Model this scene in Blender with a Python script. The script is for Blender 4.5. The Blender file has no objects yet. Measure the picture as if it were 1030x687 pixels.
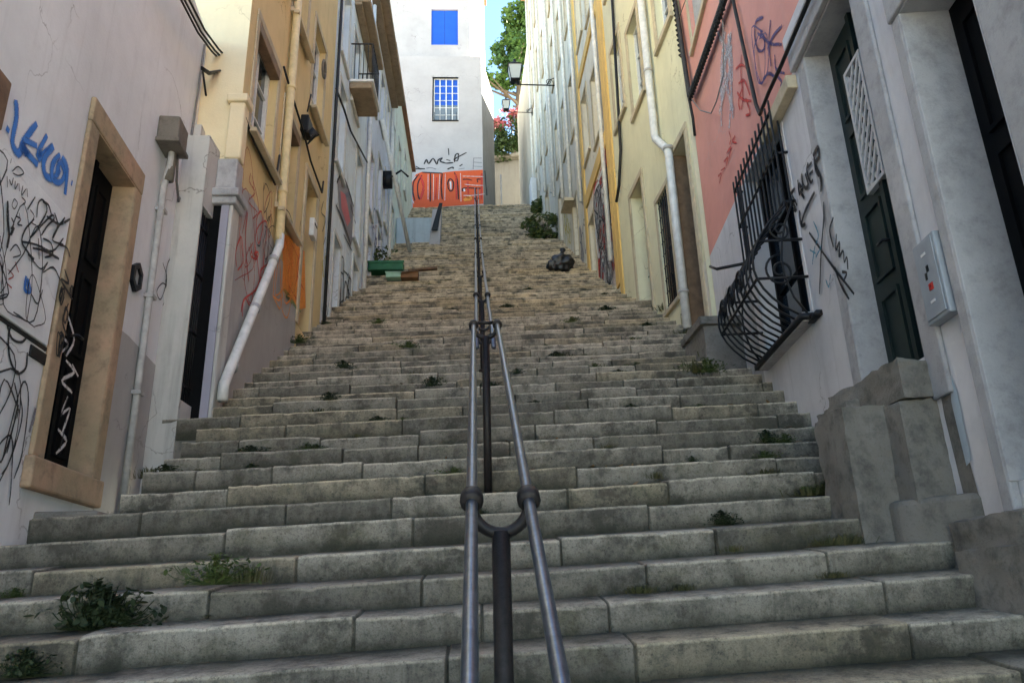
import bpy, bmesh, math, random
from mathutils import Vector, Matrix, noise
random.seed(7)
R_ = math.radians
scene = bpy.context.scene
C = scene.collection

# ------------------------------------------------------------------ camera
FPX, CX, CY = 760.0, 515.0, 343.5          # focal length in photo pixels, photo centre
up = Vector((450 - CX, CY + 1900, -FPX)).normalized()
x0 = 483.0
dyc = -((up[0]*(x0-CX)) + up[2]*(-FPX))/up[1]
fw = Vector((x0-CX, dyc, -FPX)).normalized()
rt = fw.cross(up)
ROT = Matrix((rt, fw, up))                  # camera -> world
cam_d = bpy.data.cameras.new('camera'); cam = bpy.data.objects.new('camera', cam_d); C.objects.link(cam)
cam.matrix_world = ROT.to_4x4()
cam_d.sensor_width = 36; cam_d.lens = FPX/1030*36
cam_d.clip_start = .05; cam_d.clip_end = 2000
scene.camera = cam

def ray(x, y):
    v = ROT @ Vector((x-CX, CY-y, -FPX)); return v/v[1]

# ------------------------------------------------------------------ facades: vertical planes with street-side normal
class Facade:
    def __init__(s, P, th, side):
        s.P = Vector((P[0], P[1])); t = R_(th); s.t = Vector((math.sin(t), math.cos(t)))
        n = Vector((math.cos(t), -math.sin(t))); s.n = n if side == 'L' else -n
    def pt(s, a, z, o=0):
        p = s.P + s.t*a + s.n*o; return Vector((p.x, p.y, z))
    def uv(s, px, py, o=0):                 # measured point of the photo -> metres along / above on this wall
        r = ray(px, py); P = s.P + s.n*o
        d = (s.n.dot(P))/(s.n.x*r.x + s.n.y*r.y); w = r*d
        return ((Vector((w.x, w.y))-s.P).dot(s.t), w.z)
    def rect(s, tn, tf, bn, bf, o=0):
        a, b, c, d = (s.uv(*q, o) for q in (tn, tf, bn, bf))
        return ((a[0]+c[0])/2, (b[0]+d[0])/2, (c[1]+d[1])/2, (a[1]+b[1])/2)

# ------------------------------------------------------------------ mesh builder
class MB:
    def __init__(s): s.v = []; s.f = []; s.smooth = False; s.soft = set()
    def quad(s, *p):
        i = len(s.v); s.v += [Vector(q) for q in p]; s.f.append(tuple(range(i, i+len(p))))
    def box8(s, p):
        i = len(s.v); s.v += [Vector(q) for q in p]
        for f in ((0,3,2,1),(4,5,6,7),(0,1,5,4),(1,2,6,5),(2,3,7,6),(3,0,4,7)): s.f.append(tuple(i+k for k in f))
    def box(s, x0, x1, y0, y1, z0, z1):
        s.box8([(x0,y0,z0),(x1,y0,z0),(x1,y1,z0),(x0,y1,z0),(x0,y0,z1),(x1,y0,z1),(x1,y1,z1),(x0,y1,z1)])
    def fbox(s, F, a0, a1, z0, z1, o0, o1):
        s.box8([F.pt(a0,z0,o0),F.pt(a1,z0,o0),F.pt(a1,z0,o1),F.pt(a0,z0,o1),F.pt(a0,z1,o0),F.pt(a1,z1,o0),F.pt(a1,z1,o1),F.pt(a0,z1,o1)])
    def tube(s, pts, r, n=8, cap=True):
        pts = [Vector(p) for p in pts]; rings = []
        prev = None
        for k, p in enumerate(pts):
            d = (pts[min(k+1, len(pts)-1)] - pts[max(k-1, 0)])
            if d.length < 1e-9: d = Vector((0,0,1))
            d.normalize()
            if prev is None:
                a = d.cross(Vector((0,0,1)))
                if a.length < .05: a = d.cross(Vector((1,0,0)))
            else: a = prev - d*prev.dot(d)
            a.normalize(); b = d.cross(a); prev = a
            rr = r[k] if isinstance(r, (list, tuple)) else r
            i = len(s.v)
            for q in range(n):
                w = 2*math.pi*q/n; s.v.append(p + (a*math.cos(w)+b*math.sin(w))*rr)
            rings.append(i)
        for i, j in zip(rings, rings[1:]):
            for q in range(n): s.f.append((i+q, i+(q+1)%n, j+(q+1)%n, j+q))
        if cap:
            s.f.append(tuple(rings[0]+q for q in reversed(range(n)))); s.f.append(tuple(rings[-1]+q for q in range(n)))
        s.smooth = True
    def ball(s, c, r, nu=10, nv=6, jit=0, sq=(1,1,1)):
        c = Vector(c); i = len(s.v)
        for a in range(nv+1):
            th = math.pi*a/nv
            for b in range(nu):
                ph = 2*math.pi*b/nu
                d = Vector((math.sin(th)*math.cos(ph), math.sin(th)*math.sin(ph), math.cos(th)))
                k = 1 + jit*noise.noise(d*2.3 + c)
                s.v.append(c + Vector((d.x*sq[0], d.y*sq[1], d.z*sq[2]))*r*k)
        for a in range(nv):
            for b in range(nu):
                s.f.append((i+a*nu+b, i+(a+1)*nu+b, i+(a+1)*nu+(b+1)%nu, i+a*nu+(b+1)%nu))
        s.smooth = True
    def ribbon(s, F, uv, w, o):             # flat sprayed stroke on a wall
        P = [Vector(q) for q in uv]
        if len(P) > 2:
            Q = []
            E = [2*P[0]-P[1]] + P + [2*P[-1]-P[-2]]
            for k in range(1, len(E)-2):
                for t in (0, .25, .5, .75):
                    p0, p1, p2, p3 = E[k-1:k+3]
                    Q.append(.5*((2*p1)+(p2-p0)*t+(2*p0-5*p1+4*p2-p3)*t*t+(3*p1-p0-3*p2+p3)*t**3))
            Q.append(P[-1]); P = Q
        i = len(s.v); n = len(P)
        for k, p in enumerate(P):
            d = P[min(k+1,n-1)]-P[max(k-1,0)]
            d = d.normalized() if d.length > 1e-9 else Vector((1,0))
            q = Vector((-d.y, d.x))*w*.5*(.8+.3*noise.noise(Vector((p.x*9,p.y*9,1))))*(0.75 if k in (0, n-1) else 1)
            q = q*1.7
            s.v += [F.pt(p.x+q.x, p.y+q.y, o), F.pt(p.x, p.y, o), F.pt(p.x-q.x, p.y-q.y, o)]
            s.soft |= {i+3*k, i+3*k+2}
        for k in range(n-1):
            for e in (0, 1): s.f.append((i+3*k+e, i+3*k+1+e, i+3*k+4+e, i+3*k+3+e))
    def build(s, name, mat, parent=None, bevel=0, seg=2):
        me = bpy.data.meshes.new(name)
        off = parent_loc(parent) if parent else Vector((0,0,0))
        me.from_pydata([tuple(v-off) for v in s.v], [], s.f); me.update()
        bm = bmesh.new(); bm.from_mesh(me)
        if not getattr(s, 'open', False): bmesh.ops.recalc_face_normals(bm, faces=bm.faces)
        bm.to_mesh(me); bm.free()
        if s.smooth:
            for p in me.polygons: p.use_smooth = True
        me.materials.append(mat)
        if s.soft or mat.name in SPRAYS:
            at = me.attributes.new('core', 'FLOAT', 'POINT')
            at.data.foreach_set('value', [0.0 if k in s.soft else 1.0 for k in range(len(me.vertices))])
        o = bpy.data.objects.new(name, me); C.objects.link(o)
        if parent: o.parent = parent
        if bevel:
            b = o.modifiers.new('bevel', 'BEVEL'); b.width = bevel; b.segments = seg; b.limit_method = 'ANGLE'
        return o

def parent_loc(o):
    l = Vector((0,0,0))
    while o: l += o.location; o = o.parent
    return l
def tag(o, label, cat, group=None):
    o['label'] = label; o['category'] = cat
    if group: o['group'] = group
    return o
def thing(name, label, cat, loc, group=None):
    o = bpy.data.objects.new(name, None); C.objects.link(o); o.location = loc; o.empty_display_size = .2
    return tag(o, label, cat, group)
def struct(o, kind='structure'): o['kind'] = kind; return o
def clone(o, loc=None, parent=None):
    c = o.copy(); C.objects.link(c)
    if parent: c.parent = parent
    for ch in list(o.children): clone(ch, None, c)
    if loc is not None: c.location = loc
    return c

# ------------------------------------------------------------------ materials
def nt(name):
    m = bpy.data.materials.new(name); m.use_nodes = True; t = m.node_tree
    b = t.nodes['Principled BSDF']; b.inputs['Roughness'].default_value = .85
    b.inputs['Specular IOR Level'].default_value = .3
    return m, t, b
def N(t, typ, **k):
    n = t.nodes.new(typ)
    for a, v in k.items():
        if a in n.inputs: n.inputs[a].default_value = v
        else: setattr(n, a, v)
    return n
def pos(t, sc=(1,1,1)):
    g = N(t, 'ShaderNodeNewGeometry'); m = N(t, 'ShaderNodeMapping'); m.inputs['Scale'].default_value = sc
    t.links.new(g.outputs['Position'], m.inputs['Vector']); return m.outputs[0]
def noi(t, vec, scale, detail=6, rough=.6):
    n = N(t, 'ShaderNodeTexNoise'); n.inputs['Scale'].default_value = scale; n.inputs['Detail'].default_value = detail
    n.inputs['Roughness'].default_value = rough; t.links.new(vec, n.inputs['Vector']); return n.outputs['Fac']
def ramp(t, fac, a, b, va=0, vb=1):
    n = N(t, 'ShaderNodeMapRange'); t.links.new(fac, n.inputs[0])
    n.inputs[1].default_value = a; n.inputs[2].default_value = b; n.inputs[3].default_value = va; n.inputs[4].default_value = vb
    return n.outputs[0]
def mix(t, fac, a, b, mode='MIX'):
    n = N(t, 'ShaderNodeMix', data_type='RGBA', blend_type=mode)
    for sock, v in ((n.inputs[0], fac), (n.inputs[6], a), (n.inputs[7], b)):
        if hasattr(v, 'is_linked'): t.links.new(v, sock)
        elif isinstance(v, (int, float)): sock.default_value = v
        else: sock.default_value = (*v[:3], 1)
    return n.outputs[2]
def bump(t, b, h, strength, dist=.01):
    n = N(t, 'ShaderNodeBump'); n.inputs['Strength'].default_value = strength; n.inputs['Distance'].default_value = dist
    t.links.new(h, n.inputs['Height']); t.links.new(n.outputs[0], b.inputs['Normal'])
def mul(t, a, k):
    n = N(t, 'ShaderNodeMath', operation='MULTIPLY'); t.links.new(a, n.inputs[0])
    if hasattr(k, 'is_linked'): t.links.new(k, n.inputs[1])
    else: n.inputs[1].default_value = k
    return n.outputs[0]
def addn(t, a, b):
    n = N(t, 'ShaderNodeMath', operation='ADD'); t.links.new(a, n.inputs[0]); t.links.new(b, n.inputs[1]); return n.outputs[0]

def plaster(name, col, stain=(.12,.11,.10), amt=.45, peel=None, peel_t=.62, streak=.5, bmp=.35):
    m, t, b = nt(name)
    p = pos(t); big = noi(t, p, .9, 8, .65); mid = noi(t, p, 4.5, 8, .7); fine = noi(t, p, 55, 4, .6)
    st = noi(t, pos(t, (5,5,.35)), 1.6, 7, .65)
    c = mix(t, ramp(t, big, .3, .75), [x*.84 for x in col], [min(.95, x*1.05) for x in col])
    c = mix(t, mul(t, ramp(t, mid, .5, .8), amt*.55), c, [x*.55 for x in col])
    if peel:
        pk = mix(t, ramp(t, fine, .3, .7), [x*.85 for x in peel], peel)
        c = mix(t, ramp(t, addn(t, mul(t, noi(t, p, 1.7, 9, .7), .75), mul(t, st, .25)), peel_t-.012, peel_t+.012), c, pk)
    c = mix(t, mul(t, ramp(t, st, .52, .78), streak*amt), c, stain)
    spots = noi(t, p, 22, 5, .7)
    vo = N(t, 'ShaderNodeTexVoronoi', feature='DISTANCE_TO_EDGE'); vo.inputs['Scale'].default_value = .75
    wv = N(t, 'ShaderNodeVectorMath', operation='ADD'); t.links.new(p, wv.inputs[0])
    ns = N(t, 'ShaderNodeTexNoise'); ns.inputs['Scale'].default_value = 2.2; ns.inputs['Detail'].default_value = 6; t.links.new(p, ns.inputs['Vector'])
    sc_ = N(t, 'ShaderNodeVectorMath', operation='SCALE'); sc_.inputs['Scale'].default_value = .8; t.links.new(ns.outputs['Color'], sc_.inputs[0])
    t.links.new(sc_.outputs[0], wv.inputs[1]); t.links.new(wv.outputs[0], vo.inputs['Vector'])
    crack = mul(t, ramp(t, vo.outputs['Distance'], .006, .0, 0, 1), ramp(t, noi(t, p, .6, 3), .50, .58))
    c = mix(t, mul(t, crack, .75), c, stain)
    damp = noi(t, pos(t, (1,1,.5)), .55, 7, .6)
    c = mix(t, mul(t, ramp(t, damp, .54, .70), amt*.75), c, [x*.62 for x in col])
    c = mix(t, mul(t, ramp(t, spots, .66, .74), amt*.6), c, stain)
    t.links.new(c, b.inputs['Base Color'])
    bump(t, b, addn(t, mul(t, fine, .35), addn(t, mid, mul(t, big, 1.5))), bmp, .012)
    return m
def stone(name, col, dark=(.07,.065,.055), amt=.5, tintc=None, bmp=.5, scale=1):
    m, t, b = nt(name)
    p = pos(t); big = noi(t, p, 1.3*scale, 8, .65); mid = noi(t, p, 7*scale, 9, .7); fine = noi(t, p, 70*scale, 5, .65)
    c = mix(t, ramp(t, big, .3, .7), [x*.75 for x in col], [x*1.1 for x in col])
    if tintc: c = mix(t, ramp(t, noi(t, p, 2.3, 6), .45, .7), c, tintc)
    c = mix(t, mul(t, ramp(t, mid, .48, .72), amt), c, dark)
    c = mix(t, mul(t, ramp(t, fine, .55, .75), amt*.5), c, dark)
    t.links.new(c, b.inputs['Base Color']); b.inputs['Roughness'].default_value = .8
    bump(t, b, addn(t, mul(t, fine, .3), mid), bmp, .015)
    return m
def flat(name, col, rough=.6, metal=0, var=.25, bmp=.1, sc=14, spec=.4):
    m, t, b = nt(name)
    p = pos(t); n = noi(t, p, sc, 6, .65)
    c = mix(t, ramp(t, n, .35, .7), [x*(1-var) for x in col], [min(1, x*(1+var*.5)) for x in col])
    t.links.new(c, b.inputs['Base Color']); b.inputs['Roughness'].default_value = rough; b.inputs['Metallic'].default_value = metal
    b.inputs['Specular IOR Level'].default_value = spec
    if bmp: bump(t, b, noi(t, p, sc*4, 4), bmp, .004)
    return m
SPRAYS = set()
def spray(name, col, hole=.42):               # sprayed paint, worn through in places by an alpha mask
    m, t, b = nt(name)
    p = pos(t); n = noi(t, p, 30, 6, .7)
    t.links.new(mix(t, ramp(t, n, .3, .7), [x*.75 for x in col], col), b.inputs['Base Color'])
    SPRAYS.add(name)
    core = N(t, 'ShaderNodeAttribute', attribute_name='core').outputs['Fac']
    n2 = noi(t, p, 160, 2, .5)
    a = mul(t, ramp(t, n, hole-.10, hole+.04), ramp(t, addn(t, core, mul(t, n2, .55)), .45, .92))
    t.links.new(a, b.inputs['Alpha']); b.inputs['Roughness'].default_value = .55
    return m
def glass(name, col=(.03,.04,.05), rough=.06):
    m, t, b = nt(name); b.inputs['Base Color'].default_value = (*col, 1); b.inputs['Roughness'].default_value = rough
    b.inputs['Specular IOR Level'].default_value = .8
    bump(t, b, noi(t, pos(t), 3, 2), .05, .02); return m

def stair_mat():
    m, t, b = nt('worn limestone steps')
    p = pos(t); big = noi(t, p, .8, 8, .65); mid = noi(t, p, 6, 9, .72); fine = noi(t, p, 60, 5, .65)
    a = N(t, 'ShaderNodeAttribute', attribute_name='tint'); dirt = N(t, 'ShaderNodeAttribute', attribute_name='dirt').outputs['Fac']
    c = mix(t, ramp(t, big, .3, .7), (.80,.80,.80), (1.08,1.06,1.02))
    c = mix(t, 1.0, c, a.outputs['Color'], 'MULTIPLY')
    c = mix(t, mul(t, ramp(t, mid, .44, .64), .75), c, (.085,.078,.064))
    c = mix(t, mul(t, ramp(t, noi(t, p, 2.2, 9, .75), .50, .60), .8), c, (.066,.060,.048))
    c = mix(t, mul(t, ramp(t, noi(t, p, 3.1, 7, .7), .54, .70), .45), c, (.135,.13,.065))
    vs = noi(t, pos(t, (5,5,.45)), 1.7, 7, .7)
    c = mix(t, mul(t, ramp(t, vs, .54, .70), .55), c, (.055,.05,.04))
    edge_light = N(t, 'ShaderNodeAttribute', attribute_name='wear').outputs['Fac']
    c = mix(t, mul(t, mul(t, edge_light, ramp(t, mid, .64, .46)), .85), c, mix(t, 1.0, (1.55,1.5,1.4), a.outputs['Color'], 'MULTIPLY'))  # lightens worn noses and paints in the sky-lit tread edge
    grit = noi(t, p, 150, 3, .7)
    c = mix(t, mul(t, ramp(t, grit, .50, .68), .40), c, (.06,.056,.048))
    c = mix(t, mul(t, ramp(t, fine, .52, .70), .6), c, (.05,.047,.04))
    pit = noi(t, p, 34, 5, .75)
    c = mix(t, mul(t, ramp(t, pit, .60, .68), .7), c, (.04,.038,.03))
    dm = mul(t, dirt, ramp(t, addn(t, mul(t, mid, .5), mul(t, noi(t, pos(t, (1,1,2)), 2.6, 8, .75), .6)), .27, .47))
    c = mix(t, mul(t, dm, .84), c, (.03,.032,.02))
    t.links.new(c, b.inputs['Base Color']); b.inputs['Roughness'].default_value = .82
    bump(t, b, addn(t, addn(t, mul(t, fine, .5), mul(t, grit, .25)), mid), .85, .014)
    return m
def leafm(name, a, bcol, sc=6, transl=.25):
    m, t, b = nt(name)
    p = pos(t); n = noi(t, p, sc, 4, .6)
    t.links.new(mix(t, ramp(t, n, .35, .65), a, bcol), b.inputs['Base Color']); b.inputs['Roughness'].default_value = .6
    if transl:
        b.inputs['Subsurface Weight'].default_value = 0
    return m

M = {}
M['white'] = plaster('grey white plaster', (.72,.735,.745), amt=.40, streak=.45)
M['dado'] = plaster('grey cement dado', (.42,.415,.40), amt=.45, streak=.4)
M['panelw'] = plaster('whitewashed panel', (.77,.785,.79), amt=.3, streak=.3)
M['gatew'] = plaster('dirty white gate wall', (.52,.51,.48), amt=.7, streak=.8)
M['lav'] = plaster('lavender paint', (.36,.35,.42), amt=.3)
M['yellow'] = plaster('ochre yellow plaster', (.66,.515,.275), stain=(.20,.13,.06), amt=.4, streak=.5)
M['cream_side'] = plaster('cream plaster', (.78,.66,.44), stain=(.3,.22,.12), amt=.22, streak=.3)
M['ydado'] = plaster('grey render base', (.40,.385,.37), amt=.4)
M['blue'] = plaster('pale blue plaster', (.70,.765,.81), stain=(.15,.14,.13), amt=.5, streak=.8, peel=(.55,.53,.48), peel_t=.62)
M['lavblue'] = plaster('lavender blue plaster', (.70,.73,.82), stain=(.16,.15,.15), amt=.5, streak=.9, peel=(.58,.57,.53), peel_t=.60)
M['mint'] = plaster('mint green plaster', (.70,.77,.69), stain=(.15,.15,.12), amt=.5, streak=.9, peel=(.6,.58,.52), peel_t=.6)
M['house'] = plaster('white house paint', (.42,.405,.415), amt=.16, streak=.25)
M['concrete'] = plaster('grey concrete', (.33,.33,.33), amt=.5, streak=.7)
M['pink'] = plaster('salmon pink plaster', (.72,.33,.27), stain=(.5,.38,.34), amt=.4, streak=.35, peel=(.66,.47,.42), peel_t=.66)
M['rwhite'] = plaster('lilac white plaster', (.64,.63,.64), amt=.5, streak=.5, peel=(.36,.34,.33), peel_t=.69)
M['cream'] = plaster('cream yellow plaster', (.70,.66,.46), stain=(.3,.25,.15), amt=.32, streak=.6)
M['ochre'] = plaster('orange ochre paint', (.70,.46,.16), stain=(.25,.16,.08), amt=.35)
M['peelw'] = plaster('peeling cream plaster', (.72,.66,.53), stain=(.2,.16,.12), amt=.6, streak=1, peel=(.52,.38,.26), peel_t=.60)
M['greyold'] = plaster('weathered grey plaster', (.72,.66,.54), stain=(.12,.115,.1), amt=.75, streak=1.2, peel=(.40,.36,.28), peel_t=.60)
M['ltgrey'] = plaster('pale weathered plaster', (.74,.69,.58), stain=(.16,.15,.13), amt=.6, streak=1.1, peel=(.5,.46,.36), peel_t=.62)
M['sstone'] = stone('ochre sandstone', (.38,.29,.185), dark=(.11,.09,.065), amt=.65, tintc=(.46,.30,.20))
M['tstone'] = stone('beige stone trim', (.52,.44,.31), dark=(.16,.13,.09), amt=.4)
M['gstone'] = stone('grey limestone', (.42,.415,.42), dark=(.12,.118,.12), amt=.5)
M['block'] = stone('dirty limestone block', (.215,.20,.175), dark=(.05,.048,.042), amt=.85, tintc=(.17,.16,.135), bmp=.9)
M['steps'] = stair_mat()
M['rail'] = flat('brushed steel rail', (.16,.19,.235), .30, .85, .25, .06, 30)
M['post'] = flat('dark brown iron', (.022,.018,.017), .5, .3, .4, .25, 40)
M['iron'] = flat('black iron', (.016,.016,.018), .5, .4, .3, .1, 40)
M['black'] = flat('black door paint', (.0045,.0045,.005), .7, 0, .3, .1, 14, .1)
M['dgreen'] = flat('dark green door paint', (.008,.019,.017), .5, 0, .3, .1, 8)
M['brown'] = flat('brown painted wood', (.20,.125,.075), .6, 0, .35, .2, 8)
M['wood'] = flat('weathered wood', (.17,.10,.06), .75, 0, .4, .3, 10)
M['soffit'] = stone('brown timber soffit', (.30,.225,.15), dark=(.11,.08,.05), amt=.5)
M['wframe'] = flat('white window paint', (.66,.67,.66), .5, 0, .15, .05)
M['lattice'] = flat('pale metal lattice', (.55,.56,.57), .45, .2, .15, .05)
M['rgrey'] = plaster('grey retaining wall render', (.19,.185,.175), amt=.6, streak=.9)
M['shadewing'] = plaster('grey shade wing plaster', (.46,.43,.37), amt=.7, streak=1.1)
M['glass'] = glass('window glass')
M['glassb'] = glass('pale window glass', (.15,.18,.2), .15)
M['bluesh'] = flat('bright blue panel', (.012,.085,.46), .35, 0, .1, .03, 2)
M['blind'] = flat('grey blind', (.40,.41,.41), .6, 0, .25, .2, 20)
M['pipew'] = flat('white drainpipe', (.66,.655,.63), .45, 0, .2, .08, 8)
M['pipey'] = flat('yellow painted drainpipe', (.64,.51,.28), .5, 0, .2, .08, 8)
M['pipeg'] = flat('dirty grey conduit', (.42,.41,.40), .6, 0, .3, .1, 10)
M['ptrim'] = stone('pale weathered trim', (.60,.60,.57), dark=(.2,.19,.17), amt=.4)
M['box'] = stone('rusty grey box', (.17,.15,.125), dark=(.06,.045,.035), amt=.75)
M['cab'] = flat('grey cabinet plastic', (.30,.33,.36), .5, 0, .12, .05, 8)
M['cable'] = flat('black cable', (.013,.012,.012), .6, 0, .3, .2, 30)
M['cableg'] = flat('grey cable', (.20,.19,.18), .6, 0, .3, .2, 30)
M['sp_blue'] = spray('blue spray paint', (.04,.20,.62), .34)
M['sp_black'] = spray('black spray paint', (.015,.014,.016), .36)
M['sp_teal'] = spray('teal spray paint', (.05,.25,.36), .48)
M['sp_red'] = spray('red spray paint', (.58,.04,.03))
M['sp_dred'] = spray('faded red spray paint', (.50,.09,.07), .46)
M['sp_orange'] = spray('orange spray paint', (.80,.27,.04), .36)
M['sp_fl'] = spray('bright orange mural paint', (.66,.095,.022), .22)
M['sp_white'] = spray('white spray paint', (.68,.67,.66))
M['sp_pale'] = spray('pale roller paint', (.62,.55,.55), .50)
M['sp_green'] = spray('green spray paint', (.16,.22,.06), .48)
M['sp_purple'] = spray('dark violet spray paint', (.07,.04,.16), .42)
M['sp_pink'] = spray('pink red mural paint', (.60,.16,.18), .34)
M['sp_grey'] = spray('grey mural paint', (.25,.24,.27), .36)
M['sp_yellow'] = spray('yellow spray paint', (.66,.52,.06), .46)
M['bag'] = flat('black plastic bag', (.010,.010,.011), .45, 0, .3, .4, 18, .6)
M['gplastic'] = flat('green plastic', (.02,.13,.055), .55, 0, .25, .1, 6)
M['pgreen'] = flat('pale green plastic', (.32,.50,.36), .5, 0, .2, .1, 6)
M['card'] = flat('brown cardboard', (.24,.13,.07), .85, 0, .3, .2, 6)
M['leaf_dark'] = leafm('dark weed leaves', (.018,.028,.012), (.040,.058,.020))
M['leaf_mid'] = leafm('green weed leaves', (.040,.065,.018), (.085,.11,.03))
M['leaf_dry'] = leafm('dry olive weed leaves', (.09,.085,.035), (.055,.06,.022))
M['litter'] = leafm('dry leaf litter', (.16,.095,.045), (.26,.17,.085), 30)
M['tree_leaf'] = leafm('tree leaves', (.030,.075,.018), (.075,.15,.03), 1.2)
M['bark'] = stone('bark', (.13,.095,.065), amt=.6)
M['boug'] = leafm('bougainvillea flowers', (.36,.08,.12), (.42,.16,.15), 3)
M['boug_l'] = leafm('hedge leaves', (.018,.040,.012), (.045,.075,.02), 2)
M['street'] = stone('street cobbles', (.44,.42,.38), amt=.3)
M['earth'] = stone('dry earth', (.17,.145,.10), amt=.5, tintc=(.15,.16,.06))
M['roof'] = stone('terracotta tiles', (.36,.17,.10), amt=.5)
M['lampglass'] = glass('frosted lantern glass', (.42,.42,.38), .4)
M['redp'] = flat('faded red paint', (.42,.10,.07), .6, 0, .3, .1)
M['bluewall'] = plaster('pale blue side wall', (.40,.47,.52), amt=.6, streak=.6)

# ------------------------------------------------------------------ facade parts
def wall_mesh(F, a0, a1, z0, z1, holes, reveal, name, mat, parent, o=0, sides=True, depth=6, res=None, fill=False):
    mb = MB(); mb.open = True
    A = sorted({a0, a1} | {min(max(h[k], a0), a1) for h in holes for k in (0,1)})
    Z = sorted({z0, z1} | {min(max(h[k], z0), z1) for h in holes for k in (2,3)})
    for a, b in zip(A, A[1:]):
        for c, d in zip(Z, Z[1:]):
            ma, mz = (a+b)/2, (c+d)/2
            if any(h[0] < ma < h[1] and h[2] < mz < h[3] for h in holes): continue
            mb.quad(F.pt(a,c,o), F.pt(b,c,o), F.pt(b,d,o), F.pt(a,d,o))
    for h in holes:
        r = h[4] if len(h) > 4 else reveal
        s0, s1, c, d = max(h[0],a0), min(h[1],a1), max(h[2],z0), min(h[3],z1)
        if s0 >= s1 or c >= d: continue
        p = lambda a, z, q: F.pt(a, z, q)
        if h[2] >= z0: mb.quad(p(s0,c,o),p(s1,c,o),p(s1,c,-r),p(s0,c,-r))
        if h[3] <= z1: mb.quad(p(s0,d,o),p(s1,d,o),p(s1,d,-r),p(s0,d,-r))
        mb.quad(p(s0,c,o),p(s0,d,o),p(s0,d,-r),p(s0,c,-r)); mb.quad(p(s1,c,o),p(s1,d,o),p(s1,d,-r),p(s1,c,-r))
    if sides:
        for a in (a0, a1): mb.quad(F.pt(a,z0,o),F.pt(a,z1,o),F.pt(a,z1,-depth),F.pt(a,z0,-depth))
        mb.quad(F.pt(a0,z0,-depth),F.pt(a1,z0,-depth),F.pt(a1,z1,-depth),F.pt(a0,z1,-depth))
        mb.quad(F.pt(a0,z1,o),F.pt(a1,z1,o),F.pt(a1,z1,-depth),F.pt(a0,z1,-depth))
    return mb.build(name, mat, parent)
def surround(F, h, w, o, mat, parent, name='window_surround', bottom=True, inner=.0, bevel=.008, top=None, far_only=False):
    mb = MB(); s0, s1, z0, z1 = h[:4]; tw = top if top else w
    mb.fbox(F, s0-w, s0, z0, z1, -inner, o); mb.fbox(F, s1, s1+w, z0, z1, -inner, o)
    mb.fbox(F, s0-w, s1+w, z1, z1+tw, -inner, o+.004)
    if bottom: mb.fbox(F, s0-w-.02, s1+w+.02, z0-w*.8, z0, -inner, o+.03)
    return mb.build(name, mat, parent, bevel)
def window(F, h, r, parent, frame='wframe', gl='glass', cols=2, rows=3, fw_=.05, name='window'):
    s0, s1, z0, z1 = h[:4]; mb = MB(); q = -r
    mb.fbox(F, s0, s0+fw_, z0, z1, q-.03, q+.04); mb.fbox(F, s1-fw_, s1, z0, z1, q-.03, q+.04)
    mb.fbox(F, s0+fw_, s1-fw_, z0, z0+fw_, q-.03, q+.04); mb.fbox(F, s0+fw_, s1-fw_, z1-fw_, z1, q-.03, q+.04)
    for k in range(1, cols):
        a = s0 + (s1-s0)*k/cols; mb.fbox(F, a-.025, a+.025, z0+fw_, z1-fw_, q-.02, q+.03)
    for k in range(1, rows):
        z = z0 + (z1-z0)*k/rows; mb.fbox(F, s0+fw_, s1-fw_, z-.012, z+.012, q-.018, q+.024)
    fr = mb.build(name, M[frame], parent)
    g = MB(); g.fbox(F, s0+.01, s1-.01, z0+.01, z1-.01, q-.014, q-.006); g.build('pane', M[gl], fr)
    return fr
def door(F, h, r, parent, mat='black', panels=3, leafs=2, handle=True):
    s0, s1, z0, z1 = h[:4]; mb = MB(); q = -r
    mb.fbox(F, s0, s1, z0, z1, q-.06, q)
    W = (s1-s0)/leafs
    for l in range(leafs):
        for k in range(panels):
            za = z0 + .12 + (z1-z0-.16)*k/panels; zb = z0 + (z1-z0-.16)*(k+1)/panels
            a = s0+W*l+.09; b = s0+W*(l+1)-.09
            for (x,y,u,v) in ((a,b,za,za+.03),(a,b,zb-.03,zb),(a,a+.03,za+.03,zb-.03),(b-.03,b,za+.03,zb-.03)):
                mb.fbox(F, x, y, u, v, q, q+.02)
        if l: mb.fbox(F, s0+W*l-.025, s0+W*l+.025, z0, z1, q, q+.03)
    d = mb.build('door', M[mat], parent)
    if handle:
        hb = MB(); a = s0+W*(1 if leafs > 1 else .85)+.07; z = z0+1.0
        hb.tube([F.pt(a,z,q),F.pt(a,z,q+.06),F.pt(a+.09,z,q+.06)], .012, 6); hb.build('handle', M['iron'], d)
    return d
def poly(F, uvs, o, name, mat, parent):
    mb = MB(); mb.open = True; mb.quad(*[F.pt(a, z, o) for a, z in uvs]); return mb.build(name, mat, parent)
_gk = [0]
def graffiti(F, strokes, w, mat, parent, name='graffiti', o=.005, label=None, conv=None):
    mb = MB(); mb.open = True
    for st in strokes:
        _gk[0] = (_gk[0]+1) % 40
        P = [F.uv(*(conv(*q) if conv else q)) for q in st]
        mb.ribbon(F, P, w, o + .0002*_gk[0])
    ob = mb.build(name, mat, parent)
    if label: ob['label'] = label
    return ob
def crop(x0, y0, sc): return lambda x, y: (x0+x*sc, y0+y*sc)
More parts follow.
